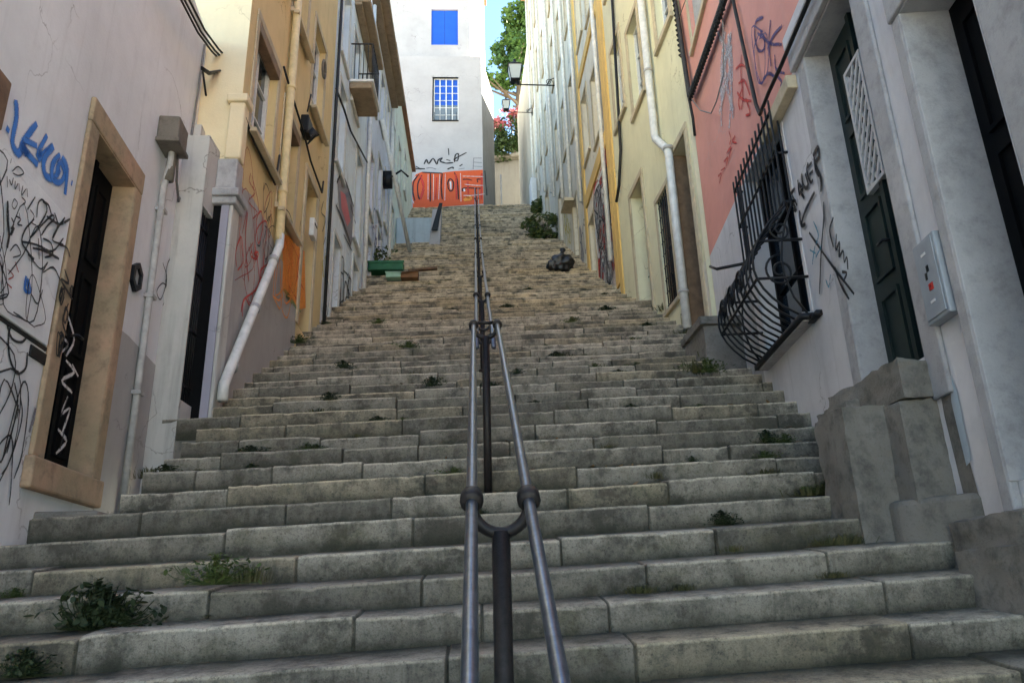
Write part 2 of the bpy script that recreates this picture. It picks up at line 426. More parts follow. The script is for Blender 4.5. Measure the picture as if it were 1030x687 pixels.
def scribble(F, r, n, w, mat, parent, seed, o=.006, amp=1, name='graffiti', label=None, density=6):
    rnd = random.Random(seed); mb = MB(); mb.open = True
    s0, s1, z0, z1 = r
    for k in range(n):
        _gk[0] = (_gk[0]+1) % 40
        c = (rnd.uniform(s0,s1), rnd.uniform(z0,z1)); P = []
        L = rnd.uniform(.25,.6)*amp*min(s1-s0, z1-z0)
        a = rnd.uniform(0, 6.28)
        for q in range(density):
            P.append((min(s1,max(s0,c[0]+L*.6*math.cos(a)*rnd.uniform(.5,1.2))), min(z1,max(z0,c[1]+L*math.sin(a)*rnd.uniform(.5,1.2)))))
            a += rnd.uniform(.6, 2.0)
        mb.ribbon(F, P, w*rnd.uniform(.7,1.2), o+.0002*_gk[0])
    ob = mb.build(name, mat, parent)
    if label: ob['label'] = label
    return ob

# ------------------------------------------------------------------ the stairs
noses = []
d, z = 3.40, -.22
i0 = 7
for k in range(i0, 0, -1): noses.append((d-.31*k, z-.174*k))
while d < 28.0:
    noses.append((d, z))
    if d < 11.2: run, rise = .31, .174
    elif d < 15.4: run, rise = .30, .174
    elif d < 22: run, rise = .285, .185
    else: run, rise = .255, .200
    d += run; z += rise
TOPD, TOPZ = noses[-1]
def tread_z(dd):
    zz = -1.6
    for a, b in noses:
        if dd >= a-.001: zz = b
    return zz
def next_nose(dd):
    for a, b in noses:
        if a > dd: return a, b
    return noses[-1]
def xl(dd): return -3.15 if dd < 5.05 else (-2.42 if dd < 6.6 else -2.85)
def xr(dd): return 3.35
def tilt(x, k): return (.030 + .016*max(0, 1-k/16))*x + .012*noise.noise(Vector((x*.5, k*.37, 3.1)))

def build_stairs():
    V, Fc, tint, dirt = [], [], [], []
    rnd = random.Random(3)
    for k, (nd, nz) in enumerate(noses):
        last = k == len(noses)-1
        run = (noses[k+1][0]-nd) if not last else .6
        rise = (nz-noses[k-1][1]) if k else .17
        near = nd < 9
        step = .045 if nd < 6.5 else (.08 if nd < 12 else .16)
        X0, X1 = xl(nd), xr(nd)
        joints = []; x = X0 + rnd.uniform(.2, .9)
        while x < X1-.2: joints.append(x); x += rnd.uniform(.5, 1.5) if nd < 11 else rnd.uniform(.8, 2.2)
        cols = set(); x = X0
        while x < X1: cols.add(round(x, 4)); x += step
        cols.add(X1)
        cols = {c for c in cols if all(abs(c-j) > .02 for j in joints)}
        for j in joints: cols |= {j-.010, j-.003, j+.003, j+.010} if nd < 12 else {j-.02, j+.02}
        cols = sorted(cols)
        nb = len(joints)+1
        bh = [rnd.gauss(0, .006) for _ in range(nb)]; bd = [rnd.gauss(0, .012) for _ in range(nb)]; tl = [rnd.gauss(0, .008) for _ in range(nb)]
        warm = min(1, max(0, (nd-7)/6)); up2 = min(1, max(0, (nd-15)/6))
        tc = []
        grow = 1 if nd < 9 else rnd.uniform(.68, 1.25)
        for _ in range(nb):
            g = grow*rnd.uniform(.58, 1.18) if nd < 9 else rnd.uniform(.72, 1.2); y = rnd.random()
            base = Vector((.375,.345,.29)).lerp(Vector((.56,.455,.33)), warm).lerp(Vector((.62,.505,.36)), up2)
            if y > .75: base = Vector((base.x*1.0, base.y*.95, base.z*.84))
            tc.append(base*g)
        # profile (depth, height, dirt)
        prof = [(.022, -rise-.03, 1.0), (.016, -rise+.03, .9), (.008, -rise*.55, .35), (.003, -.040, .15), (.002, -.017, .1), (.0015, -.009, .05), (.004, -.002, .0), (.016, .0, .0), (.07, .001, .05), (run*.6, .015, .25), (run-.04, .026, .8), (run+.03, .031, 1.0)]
        if not near: prof = [prof[q] for q in (0,1,2,4,6,7,9,11)]
        base_i = len(V); npf = len(prof)
        def blk(xx):
            q = 0
            while q < len(joints) and xx > joints[q]: q += 1
            return q
        chips = [rnd.uniform(0,1) for _ in joints]
        for xx in cols:
            q = blk(xx); jd = min([abs(xx-j) for j in joints] or [9])
            groove = .012 if jd < .006 else 0
            if nd >= 12: groove = .014 if jd < .03 and rnd.random() < .8 else 0
            wear = max(0, noise.noise(Vector((xx*1.3, k*1.7, .4))))*.012 + abs(noise.noise(Vector((xx*7, k*3.1, 7))))*.008 + max(0, noise.noise(Vector((xx*17, k*5.1, 2)))-.25)*.03
            for jn, ch in zip(joints, chips):
                if ch > .72 and abs(xx-jn) < .07: wear += (.07-abs(xx-jn))*.5*(ch-.5)*(.5+noise.noise(Vector((xx*40,k,1))))
            tz = tilt(xx, k)
            for pi, (py, pz, dd_) in enumerate(prof):
                nn = noise.noise(Vector((xx*8, nd*8+py*9, pz*9)))*.004 + noise.noise(Vector((xx*23, nd*23+py*25, pz*25)))*.0022
                y = nd + py + bd[q] + nn; zz = nz + pz + bh[q] + tz + tl[q]*.5 + nn*.6
                isn = pz > -.05
                if py < .03: y += groove
                if isn:
                    zz -= groove*.8
                    if py < .05: zz -= wear*(1 if py < .015 else .6); y += wear*.7
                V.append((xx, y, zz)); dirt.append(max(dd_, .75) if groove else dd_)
        for c in range(len(cols)-1):
            q = blk((cols[c]+cols[c+1])/2)
            for p in range(npf-1):
                a = base_i + c*npf + p
                Fc.append((a, a+npf, a+npf+1, a+1)); tint.append(tc[q])
        # end caps
        for e in (0, len(cols)-1):
            a = base_i + e*npf
            i = len(V)
            x = cols[e]
            V.append((x, nd+run+.03, nz-rise-.5)); V.append((x, nd+.02, nz-rise-.5)); dirt += [1, 1]
            Fc.append(tuple([a+p for p in range(npf)] + [i, i+1])); tint.append(tc[0])
    me = bpy.data.meshes.new('stairs'); me.from_pydata(V, [], Fc); me.update()
    at = me.attributes.new('tint', 'FLOAT_COLOR', 'FACE')
    for k, c in enumerate(tint): at.data[k].color = (c.x, c.y, c.z, 1)
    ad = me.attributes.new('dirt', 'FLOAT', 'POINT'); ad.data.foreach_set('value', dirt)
    ad = me.attributes.new('wear', 'FLOAT', 'POINT'); ad.data.foreach_set('value', [1.0 if q <= .06 else 0.0 for q in dirt])  # nose mask: worn stone plus the painted edge light
    for p in me.polygons: p.use_smooth = p.area < .02 and len(p.vertices) == 4
    me.set_sharp_from_angle(angle=R_(38))
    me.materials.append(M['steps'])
    o = bpy.data.objects.new('stairs', me); C.objects.link(o); struct(o)
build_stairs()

mb = MB(); mb.quad((-300,-300,-1.6),(300,-300,-1.6),(300,300,-1.6),(-300,300,-1.6)); struct(mb.build('street', M['street']))
mb = MB(); mb.box(-6, 7, TOPD+.4, 75, TOPZ-1.2, TOPZ+.012); struct(mb.build('upper_path', M['earth']))
mb = MB(); mb.box(-3.6, -2.43, 5.0, 6.68, -.6, .60); struct(mb.build('door_landing', M['block'], None, .02))

# ------------------------------------------------------------------ LEFT 1: grey-white house
LW = Facade((-2.8, 4.8), -5, 'L')
b = thing('plaster_house', 'grey white plaster house with a sandstone framed black door and blue tag', 'house', (LW.pt(0,0,0).x, LW.pt(0,0,0).y, .6))
dr = (.13, .93, .92, 3.36)
wall_mesh(LW, -8, 2.45, -1.7, 5.98, [(*dr, .24)], .24, 'wall', M['white'], b)
surround(LW, dr, .15, .035, M['sstone'], b, 'door_frame', bottom=False, inner=-.001, bevel=.012, top=.20)
mb = MB()
mb.fbox(LW, dr[0]-.17, dr[1]+.17, .72, .92, -.24, .06); mb.build('door_sill', M['sstone'], b, .015)
mb = MB()
mb.fbox(LW, dr[1]-.012, dr[1]+.001, dr[2], dr[3], -.18, .03); mb.fbox(LW, dr[0]-.001, dr[0]+.012, dr[2], dr[3], -.18, .03)
mb.fbox(LW, dr[0]+.012, dr[1]-.012, dr[3]-.012, dr[3]+.001, -.18, .03); mb.build('door_reveal', M['sstone'], b)
door(LW, (dr[0]+.012, dr[1]-.012, dr[2], dr[3]-.012), .15, b, 'black', 3, 2)
# whitewashed board with the letter slot below
pz0, pz1 = 1.62, 2.53
mb = MB(); mb.fbox(LW, -3.2, -.05, pz0, pz1, .001, .022); mb.build('whitewashed_panel', M['panelw'], b, .004)
mb = MB(); mb.fbox(LW, -3.2, -.03, pz0-.028, pz0-.004, .0, .012); mb.build('panel_seam', M['cable'], b)
mb = MB(); s = LW.uv(30,345)[0]; s2 = LW.uv(46,361)[0]; mb.fbox(LW, s, s2, 1.50, 1.575, .001, .014); mb.build('letter_slot', M['iron'], b, .004)
poly(LW, [(1.09, .5), (2.449, .5), (2.449, 2.11), (1.9, 2.13), (1.3, 2.16), (1.09, 2.15)], .004, 'dado', M['dado'], b)
poly(LW, [(-3.2, -1.2), (-.05, -.2), (-.05, 1.60), (-1.2, 1.585), (-3.2, 1.59)], .0035, 'dado', M['white'], b)
mb = MB(); mb.fbox(LW, -8.05, 2.52, 5.98, 6.05, -6, .03); mb.build('roof', M['white'], b, .01)
mb = MB(); s = LW.uv(2,105)
mb.fbox(LW, s[0]-.7, s[0]-.03, s[1]-.20, s[1]+.12, 0, .05); mb.build('shutter', M['wood'], b, .01)
c6 = crop(0, 60, .2907)
graffiti(LW, [[(52,140),(54,200),(40,285),(60,325),(75,300)], [(125,222),(95,260),(72,305),(95,325),(70,300),(110,345),(128,365)], [(85,280),(125,300)], [(160,262),(140,300),(130,340),(178,300)], [(182,300),(150,345),(152,395),(180,412),(205,380)],
   [(205,330),(180,360),(178,410),(205,425),(222,390),(205,355),(192,395)], [(212,335),(228,380),(222,468)], [(18,235),(28,250)], [(243,425),(247,430)]], .06, M['sp_blue'], b, 'graffiti', conv=c6, label='blue sprayed tag')
c5 = crop(0, 150, .1602)
graffiti(LW, [[(200,430),(210,340),(240,320),(265,390),(190,520),(165,550),(290,420),(310,440),(270,480),(230,540)], [(185,440),(130,500),(105,580),(140,640),(180,700)], [(105,580),(200,600),(300,640),(370,560)], [(380,430),(330,500),(300,570),(370,600)], [(240,560),(290,590),(300,660),(250,680)], [(210,560),(215,690)], [(140,380),(190,300)]], .017, M['sp_black'], b, 'graffiti', o=.026, conv=c5, label='black looping tag')
graffiti(LW, [[(10,170),(12,240)], [(25,190),(38,225),(50,180)], [(62,200),(60,250),(80,215)], [(85,215),(88,265)], [(110,230),(100,290),(130,250)], [(135,245),(140,300)], [(40,140),(80,110),(115,150),(80,165),(45,150)], [(55,310),(40,350),(55,375),(75,340),(55,310)], [(85,400),(90,430)], [(35,60),(30,90)]], .010, M['sp_black'], b, 'graffiti', o=.026, conv=c5, label='small black writing')
graffiti(LW, [[(60,420),(90,440),(70,470),(100,480)], [(20,640),(60,600),(90,660),(40,680)], [(95,300),(120,330),(100,350)], [(30,430),(45,470),(25,500)], [(150,380),(175,420),(160,460),(190,480)]], .012, M['sp_black'], b, 'graffiti', o=.030, conv=c5)
graffiti(LW, [[(250,420),(330,470),(400,440)], [(330,600),(380,620),(400,680)], [(160,620),(240,640),(330,690)], [(130,660),(170,690)], [(225,330),(260,350),(280,410)], [(300,400),(320,480),(290,560)]], .020, M['sp_black'], b, 'graffiti', o=.034, conv=c5)
graffiti(LW, [[(10,325),(10,450),(18,540),(5,620)], [(50,490),(30,540)]], .03, M['sp_black'], b, 'graffiti', o=.026, conv=c5)
c7 = crop(0, 260, .3497)
graffiti(LW, [[(8,30),(25,50),(10,60)], [(30,10),(40,40)], [(5,70),(20,85)]], .014, M['sp_dred'], b, 'graffiti', o=.026, conv=c7, label='faint red marks')
graffiti(LW, [[(62,50),(58,90),(75,95),(66,60),(68,100)]], .03, M['sp_blue'], b, 'graffiti', o=.026, conv=c7)
graffiti(LW, [[(80,5),(105,30),(125,10),(110,40),(140,25),(160,60)], [(75,100),(95,130),(110,90)]], .014, M['sp_black'], b, 'graffiti', o=.026, conv=c7)
graffiti(LW, [[(15,185),(30,230),(60,240),(75,215),(60,190),(30,190),(20,230),(25,290),(45,330),(70,315),(75,270)]], .022, M['sp_black'], b, 'graffiti', o=.007, conv=c7)
graffiti(LW, [[(55,400),(60,450),(45,520),(20,590),(0,620)], [(50,420),(35,480),(15,560)], [(48,440),(44,460)]], .014, M['sp_black'], b, 'graffiti', o=.007, conv=c7)
graffiti(LW, [[(98,430),(80,500)], [(104,425),(88,480)]], .03, M['sp_dred'] if 0 else M['sp_grey'], b, 'graffiti', o=.007, conv=c7)
c2 = crop(0, 240, .4075)
graffiti(LW, [[(400,60),(410,100),(395,150),(385,130),(400,110),(415,130),(400,165)], [(425,25),(420,90)], [(440,50),(443,80)]], .016, M['sp_black'], b, 'graffiti', conv=c2)
# white tag on the door and its near frame
DF = Facade(tuple((LW.P+LW.n*-.128)), -5, 'L')
graffiti(DF, [[(160,180),(145,230),(165,260),(150,280)], [(165,190),(180,250),(160,290)], [(160,300),(180,330),(150,350),(175,380)], [(165,390),(150,430),(170,420),(150,480)], [(140,470),(160,500),(135,530)], [(175,310),(190,340)]], .030, M['sp_white'], b, 'graffiti', conv=c2, label='white sprayed tag on the black door')
graffiti(LW, [[(140,75),(150,110),(130,100),(160,150)], [(150,160),(135,200),(145,240)], [(140,250),(125,270)], [(150,390),(130,440)], [(140,470),(128,520)]], .022, M['sp_black'], b, 'graffiti', o=.045, conv=c2)
scribble(LW, (-1.3,-.1,1.66,2.45), 12, .012, M['sp_black'], b, 101, o=.040)
scribble(LW, (-1.3,-.12,.6,1.45), 7, .016, M['sp_black'], b, 103, o=.012)
scribble(LW, (1.7,2.3,2.5,3.3), 3, .016, M['sp_black'], b, 104, o=.008, density=8)
scribble(LW, (-.06,.10,1.3,2.4), 6, .02, M['sp_black'], b, 105, o=.044)
# things fixed on that wall
sbox = LW.uv(176,128)
j = thing('junction_box', 'rusty grey junction box with a cable pipe running down the white wall', 'junction box', LW.pt(1.42, 4.0, .1))
a = LW.rect((160,112),(172,122),(163,128),(184,150))
mb = MB(); mb.fbox(LW, 1.28, 1.56, 4.08, 4.32, .0, .19); mb.build('box', M['box'], j, .015)
mb = MB(); mb.fbox(LW, 1.26, 1.58, 4.04, 4.08, .0, .21); mb.build('box_rim', M['box'], j, .01)
mb = MB(); mb.tube([LW.pt(1.47,4.08,.09), LW.pt(1.47,3.9,.09), LW.pt(1.50,3.7,.05), LW.pt(1.55,2.2,.04), LW.pt(1.58,.66,.04)], .03, 10); mb.build('pipe', M['pipeg'], j)
mb = MB(); mb.tube([LW.pt(1.49,4.06,.09), LW.pt(1.49,3.75,.09)], .042, 10); mb.build('pipe_collar', M['box'], j)
mb = MB()
for zz in (3.45, 2.6, 1.72):
    mb.fbox(LW, 1.48+.02*(3.7-zz), 1.59+.02*(3.7-zz), zz, zz+.035, 0, .082)
mb.build('pipe_clip', M['pipeg'], j, .004)
mb = MB(); mb.tube([LW.pt(1.60,4.12,.1),LW.pt(1.78,3.92,.06),LW.pt(2.0,3.82,.03),LW.pt(2.12,4.05,.02),LW.pt(2.18,4.9,.02),LW.pt(2.22,5.9,.02)], .012, 6); mb.build('cable', M['cableg'], j)
hx = LW.rect((128,268),(141,266),(130,292),(141,285))
t_ = thing('wall_plaque', 'small black hexagonal plaque frame on the grey white wall', 'plaque', LW.pt(1.45, 2.75, .01))
ca, cz = LW.uv(135,279); 
mb = MB(); ring = []
for k in range(6):
    w = math.pi/6 + math.pi/3*k; ring.append((ca+.125*math.cos(w)*.95, cz+.135*math.sin(w)))
for (p, q) in zip(ring, ring[1:]+ring[:1]):
    ip = (ca+(p[0]-ca)*.62, cz+(p[1]-cz)*.62); iq = (ca+(q[0]-ca)*.62, cz+(q[1]-cz)*.62)
    mb.box8([LW.pt(*p,.0),LW.pt(*q,.0),LW.pt(*iq,.0),LW.pt(*ip,.0),LW.pt(*p,.035),LW.pt(*q,.035),LW.pt(*iq,.035),LW.pt(*ip,.035)])
mb.build('frame', M['iron'], t_)
mb = MB(); mb.quad(*[LW.pt(ca+(p[0]-ca)*.64, cz+(p[1]-cz)*.64, .012) for p in ring]); mb.build('face', M['cab'], t_)
mb = MB()
for k, dx in enumerate((0, 3, 7)):
    e = [LW.pt(*LW.uv(px+dx*f, py-dx*.3, .12+.03*k), .12+.03*k) for px, py, f in ((172,-20,.5),(183,2,1),(199,33,1),(213,52,1),(226,65-dx,0),(222,73,.3),(210,75,.1),(203,70,0))]
    Q = []
    for a, b2 in zip(e, e[1:]): Q += [a, a.lerp(b2, .5)]
    mb.tube(Q+[e[-1]], .012, 6)
e = [LW.pt(*LW.uv(px, py, .06), .06) for px, py in ((204,72),(207,95),(211,112),(216,130),(218,142),(214,140),(212,128))]
mb.tube(e, .012, 6)
tag(mb.build('cable_bundle', M['cable']), 'loose bundle of thin black cables looping off the white house roof corner', 'cables')
t_ = thing('cable_cover', 'small pale sloping cover box beside the cables over the iron gate', 'box', LW.pt(2.35, 4.4, 0))
mb = MB(); mb.fbox(LW, 2.2, 2.42, 4.42, 4.86, 0, .10); mb.build('body', M['gatew'], t_, .01)
mb = MB(); mb.fbox(LW, 2.17, 2.45, 4.36, 4.42, 0, .14); mb.build('ledge', M['tstone'], t_, .01)

# ------------------------------------------------------------------ gate in the low wall
GW = Facade((-2.72, 6.82), 0, 'L')
b = thing('gate_wall', 'narrow dirty white wall with a tall black iron gate and capped pier', 'wall', (-2.72, 6.95, 1.2))
g = (.02, .322, 1.80, 3.80)
wall_mesh(GW, 0, .322, .6, 4.6, [(*g, .16)], .16, 'wall', M['gatew'], b, depth=.42)
mb = MB(); mb.box(-2.635,-2.555,7.10,7.138,1.2,3.95); mb.build('jamb', M['lav'], b, .006)
mb = MB(); mb.box(-2.553,-2.515,7.10,7.32,1.2,3.95); mb.build('pier', M['gatew'], b, .01)
mb = MB(); mb.box(-2.76,-2.48,7.06,7.36,3.95,4.03); mb.box(-2.79,-2.45,7.03,7.39,4.03,4.12); mb.box(-2.72,-2.51,7.09,7.30,4.12,4.5); mb.build('pier_cap', M['gstone'], b, .015)
mb = MB()
for k in range(6): a = g[0]+.02+(g[1]-g[0]-.04)*k/5; mb.tube([GW.pt(a, g[2], -.04), GW.pt(a, g[3]-.02, -.04)], .010, 6)
for zz in (1.95, 2.5, 3.1, 3.6): mb.fbox(GW, g[0], g[1], zz, zz+.03, -.055, -.025)
mb.build('gate', M['iron'], b)
mb = MB(); mb.fbox(GW, g[0], g[1], g[2], g[3], -.17, -.14); mb.box(-2.9,-2.64,7.122,7.140,1.6,3.95); mb.build('door', M['black'], b)
mb = MB(); mb.box(-2.74,-2.45,6.84,7.12,1.1,1.62); mb.build('threshold', M['block'], b, .02)

# ------------------------------------------------------------------ LEFT 2: yellow house
LY = Facade((-2.55, 7.15), 0, 'L')
b = thing('yellow_house', 'ochre yellow house with white casement windows over a grey graffitied base', 'house', (-2.55, 9.3, 3))
W1 = (.30, 1.20, 5.12, 6.62); W2 = (1.62, 2.42, 4.86, 6.42); D1 = (3.02, 3.75, 3.75, 6.18)
W3 = (1.62, 2.42, 7.95, 9.6); W4 = (2.95, 3.75, 7.35, 9.0); W5 = (.30, 1.20, 8.0, 9.6)
holes = [(*W1,.22),(*W2,.22),(*D1,.3),(*W3,.22),(*W4,.22),(*W5,.22)]
wall_mesh(LY, 0, 4.5, 1.0, 13.6, holes, .22, 'wall', M['yellow'], b, depth=6)
mb = MB(); mb.box(-8.5, -2.552, 7.142, 7.149, 1.0, 13.58); mb.build('side_wall', M['cream_side'], b)
mb = MB(); mb.fbox(LY, -.05, 4.55, 13.6, 13.8, -6, .25); mb.build('roof', M['roof'], b, .02)
for w in (W1, W2, W3, W4, W5):
    surround(LY, w, .10, .02, M['tstone'], b)
    window(LY, w, .14, b, cols=2, rows=3)
    mb = MB(); mb.fbox(LY, w[0]-.14, w[1]+.14, w[2]-.13, w[2]-.075, .052, .13); mb.build('window_sill', M['tstone'], b, .01)
for w in (W1, W2):                                   # brown rolled blind boxes at the window heads
    mb = MB(); mb.fbox(LY, w[0], w[1], w[3]-.16, w[3]-.02, -.10, .03); mb.build('blind_box', M['brown'], b, .01)
surround(LY, D1, .12, .03, M['tstone'], b, 'door_frame', bottom=False)
door(LY, D1, .24, b, 'brown', 3, 1)
mb = MB(); mb.tube([LY.pt(.0,5.05,.05), LY.pt(.35,4.98,.05), LY.pt(1.3,4.98,.05), LY.pt(1.45,5.5,.03)], .014, 6)
mb.tube([LY.pt(1.25,6.72,.05), LY.pt(1.6,6.62,.06), LY.pt(2.5,6.55,.05), LY.pt(3.0,6.4,.05), LY.pt(3.9,6.36,.05), LY.pt(3.95,6.6,.05)], .016, 6)
mb.build('wall_cable', M['cable'], b)
mb = MB(); mb.box(-2.66,-2.49,7.08,7.25,4.5,5.2); mb.box(-2.69,-2.46,7.05,7.28,5.2,5.3); mb.build('corner_pilaster', M['cream_side'], b, .02)
# grey base
q = [LY.uv(*p) for p in ((213,172),(232,176),(252,196),(268,226),(280,250))]
poly(LY, [(.002,1.0),(2.95,1.0),(2.95,4.35),(2.5,4.35),(1.9,4.25)] + [(min(1.5,max(.003,a)), z_) for a, z_ in reversed(q)], .006, 'base_render', M['ydado'], b)
cY = crop(225, 170, .2183)
graffiti(LY, [[(120,20),(115,60),(140,110),(110,150),(150,200),(130,230)], [(105,180),(95,230),(80,300)], [(125,30),(150,130),(160,210)]], .022, M['sp_dred'], b, 'graffiti', o=.008, conv=cY)
graffiti(LY, [[(125,375),(120,400),(145,415),(155,385),(135,390),(150,405)], [(115,380),(110,360)], [(75,660),(90,600),(140,560),(165,500),(170,460),(210,435),(240,430)], [(95,590),(120,640),(150,660)], [(165,500),(200,520),(215,500)], [(105,200),(95,300),(100,420),(110,520)], [(85,600),(80,680)]], .03, M['sp_red'], b, 'graffiti', o=.009, conv=cY, label='red sprayed loops')
graffiti(LY, [[(150,350),(160,355),(165,330)], [(190,180),(195,240),(205,220),(210,260)], [(210,190),(225,270)], [(275,180),(300,210),(320,280),(345,360)], [(350,240),(345,290)], [(290,260),(330,330)]], .02, M['sp_black'], b, 'graffiti', o=.009, conv=cY)
q = [LY.uv(*cY(*p)) for p in ((270,300),(300,310),(330,350),(370,380),(375,640),(345,650),(310,600),(270,560))]
poly(LY, q, .0075, 'graffiti', M['sp_orange'], b)['label'] = 'worn orange sprayed patch'
graffiti(LY, [[(280,320),(300,420),(290,520),(330,600)], [(300,330),(340,430),(320,560)], [(350,380),(330,470),(365,560)]], .02, M['sp_red'], b, 'graffiti', o=.010, conv=cY)
graffiti(LY, [[(270,555),(300,590),(330,640),(350,655)], [(280,580),(310,620)]], .06, M['sp_green'], b, 'graffiti', o=.010, conv=cY)
graffiti(LY, [[(450,420),(455,500)], [(465,400),(470,480)]], .10, M['sp_yellow'], b, 'graffiti', o=.010, conv=cY)
graffiti(LY, [[(455,150),(445,200),(465,230),(450,290)], [(465,315),(455,350)]], .03, M['sp_black'], b, 'graffiti', o=.010, conv=cY)
scribble(LY, (.15,1.2,2.9,4.4), 3, .022, M['sp_red'], b, 106, o=.018)
scribble(LY, (.15,1.3,3.2,4.9), 4, .020, M['sp_dred'], b, 107, o=.028)
scribble(LY, (.9,1.5,3.9,4.8), 5, .018, M['sp_black'], b, 108, o=.036)
scribble(LY, (1.6,2.6,3.6,4.6), 8, .03, M['sp_orange'], b, 109, o=.044)
t_ = thing('drainpipe', 'yellow downpipe turning into a grubby white slanting pipe along the wall base', 'drainpipe', LY.pt(0, 1.9, .1))
pa = LY.uv(281,243,.09); pb = LY.uv(223,398,.10); pt0 = LY.uv(283,0,.08)
mb = MB(); mb.tube([LY.pt(pa[0]+.02,13.5,.08), LY.pt(pa[0]+.02,pa[1]+.12,.08), LY.pt(pa[0],pa[1],.09)], .055, 10); mb.build('upper_pipe', M['pipey'], t_)
mb = MB(); mb.tube([LY.pt(pa[0]+.02,pa[1]+.10,.09), LY.pt(pa[0]-.02,pa[1]-.08,.10), LY.pt(pb[0]+.03,pb[1]+.12,.10), LY.pt(pb[0],pb[1]-.05,.11)], .052, 12); mb.build('lower_pipe', M['pipew'], t_)
mb = MB()
for k in (.15, .5, .85):
    c_ = LY.pt(pa[0]+(pb[0]-pa[0])*k, pa[1]+(pb[1]-pa[1])*k, .10); dv = (LY.pt(*pb,.1)-LY.pt(*pa,.1)).normalized()
    mb.tube([c_-dv*.03, c_+dv*.03], .061, 12)
mb.build('bracket', M['pipeg'], t_)
mb = MB()
for zz in (5.0, 6.6, 8.5, 10.5): mb.tube([LY.pt(pa[0]+.02,zz,.08), LY.pt(pa[0]+.02,zz+.05,.08)], .064, 10)
mb.build('collar', M['pipey'], t_)
t_ = thing('mailbox', 'small white letter box hung in the yellow house doorway', 'mailbox', LY.pt(3.1, 4.7, .0))
a, zz = LY.uv(316,243)
mb = MB(); mb.fbox(LY, 3.24, 3.46, zz-.16, zz+.14, .035, .11); mb.build('body', M['wframe'], t_, .01)
mb = MB(); mb.fbox(LY, 3.27, 3.43, zz+.04, zz+.07, .11, .116); mb.build('slot', M['iron'], t_)
t_ = thing('meter_box', 'dark cluttered cable box with antenna prongs on the yellow facade', 'cable box', LY.pt(2.55, 6.5, .0))
mb = MB(); mb.fbox(LY, 2.45, 2.72, 6.56, 6.84, .0, .12); mb.build('box', M['iron'], t_, .015)
mb = MB()
for k in range(7): mb.tube([LY.pt(2.4+.05*k, 6.5+.05*k, .1), LY.pt(2.36+.06*k, 6.42+.04*k, .22), LY.pt(2.5+.05*k, 6.36+.05*k, .12)], .012, 5)
mb.tube([LY.pt(2.42,6.86,.1), LY.pt(2.40,7.15,.14)], .012, 5); mb.build('prong', M['cable'], t_)
t_ = thing('round_bracket', 'small rusty ring fixed high on the yellow wall', 'bracket', LY.pt(4.1, 8.9, 0))
a, zz = LY.uv(323,70)
mb = MB(); mb.tube([LY.pt(a+.11*math.cos(w/12*6.283), zz+.16*math.sin(w/12*6.283), .05) for w in range(13)], .022, 6); mb.build('ring', M['box'], t_)

# ------------------------------------------------------------------ windows in rows for the far houses
def tall_row(F, b, spans, rows, trim, frame='wframe', doors=(), gl='glass', surround_w=.10):
    holes = []
    for (s0, s1) in spans:
        for (z0, z1) in rows: holes.append((s0, s1, z0, z1, .2))
    return holes
def dress(F, b, holes, trim, frame='wframe', gl='glass', sw=.1, dmat=None):
    for h in holes:
        surround(F, h, sw, .025, trim, b)
        if dmat and h[5:] == ('d',): door(F, h, .2, b, dmat, 3, 2)
        else: window(F, h, .15, b, frame, gl)

# LEFT 3: pale blue
LB = Facade((-2.55, 11.67), 0, 'L')
b = thing('blue_house', 'pale blue peeling house with a balcony and a red and grey mural', 'house', (-2.55, 13.5, 5))
hs = [(.55,1.25,7.7,9.5,.2), (1.75,2.5,9.9,11.7,.2), (2.65,3.35,7.2,9.3,.2), (.5,1.15,10.1,11.8,.2)]
dd_ = [(.75,1.35,4.3,6.3,.2,'d'), (2.75,3.4,5.6,7.0-.25,.2,'d')]
wall_mesh(LB, 0, 3.85, 2.5, 12.35, hs+dd_, .2, 'wall', M['blue'], b)
dress(LB, b, hs+dd_, M['ptrim'], dmat='brown')
mb = MB(); mb.fbox(LB, 1.62, 3.9, 12.35, 12.47, -6, .34); mb.fbox(LB, 1.62, 3.88, 12.27, 12.349, 0, .16); mb.build('roof', M['soffit'], b, .02)
mb = MB(); mb.fbox(LB, 0, 1.6, 12.352, 14.2, -6, -.002); mb.build('attic_wall', M['blue'], b)
mb = MB(); mb.fbox(LB, 1.45, 2.45, 9.98, 10.12, 0, .46); mb.build('balcony_slab', M['soffit'], b, .02)
mb = MB(); mb.fbox(LB, 1.42, 2.48, 10.12, 10.18, 0, .50); mb.build('balcony_edge', M['wframe'], b, .01)
mb = MB()
for k in range(9): mb.tube([LB.pt(1.48+.12*k, 10.18, .45), LB.pt(1.48+.12*k, 11.1, .45)], .009, 5)
for k in range(1,5):
    for s_ in (1.48, 2.44): mb.tube([LB.pt(s_, 10.18, .45*k/5), LB.pt(s_, 11.1, .45*k/5)], .009, 5)
mb.tube([LB.pt(1.48,11.1,0), LB.pt(1.48,11.1,.45), LB.pt(2.44,11.1,.45), LB.pt(2.44,11.1,0)], .016, 6)
mb.build('balcony_railing', M['iron'], b)
mb = MB(); mb.tube([LB.pt(.05,8.9,.04), LB.pt(.8,9.0,.05), LB.pt(1.6,9.05,.05), LB.pt(3.8,9.7,.05)], .02, 6)
mb.tube([LB.pt(.08,12.2,.05), LB.pt(.08,3.5,.05)], .03, 6); mb.build('wall_cable', M['cable'], b)
q = [LB.uv(*p) for p in ((339,180),(345,176),(355,205),(356,235),(352,250),(341,215))]
poly(LB, q, .006, 'graffiti', M['sp_grey'], b)
q = [LB.uv(*p) for p in ((342,192),(347,196),(352,222),(349,228),(343,210))]
poly(LB, q, .009, 'graffiti', M['sp_pink'], b)['label'] = 'pink red mural patch'
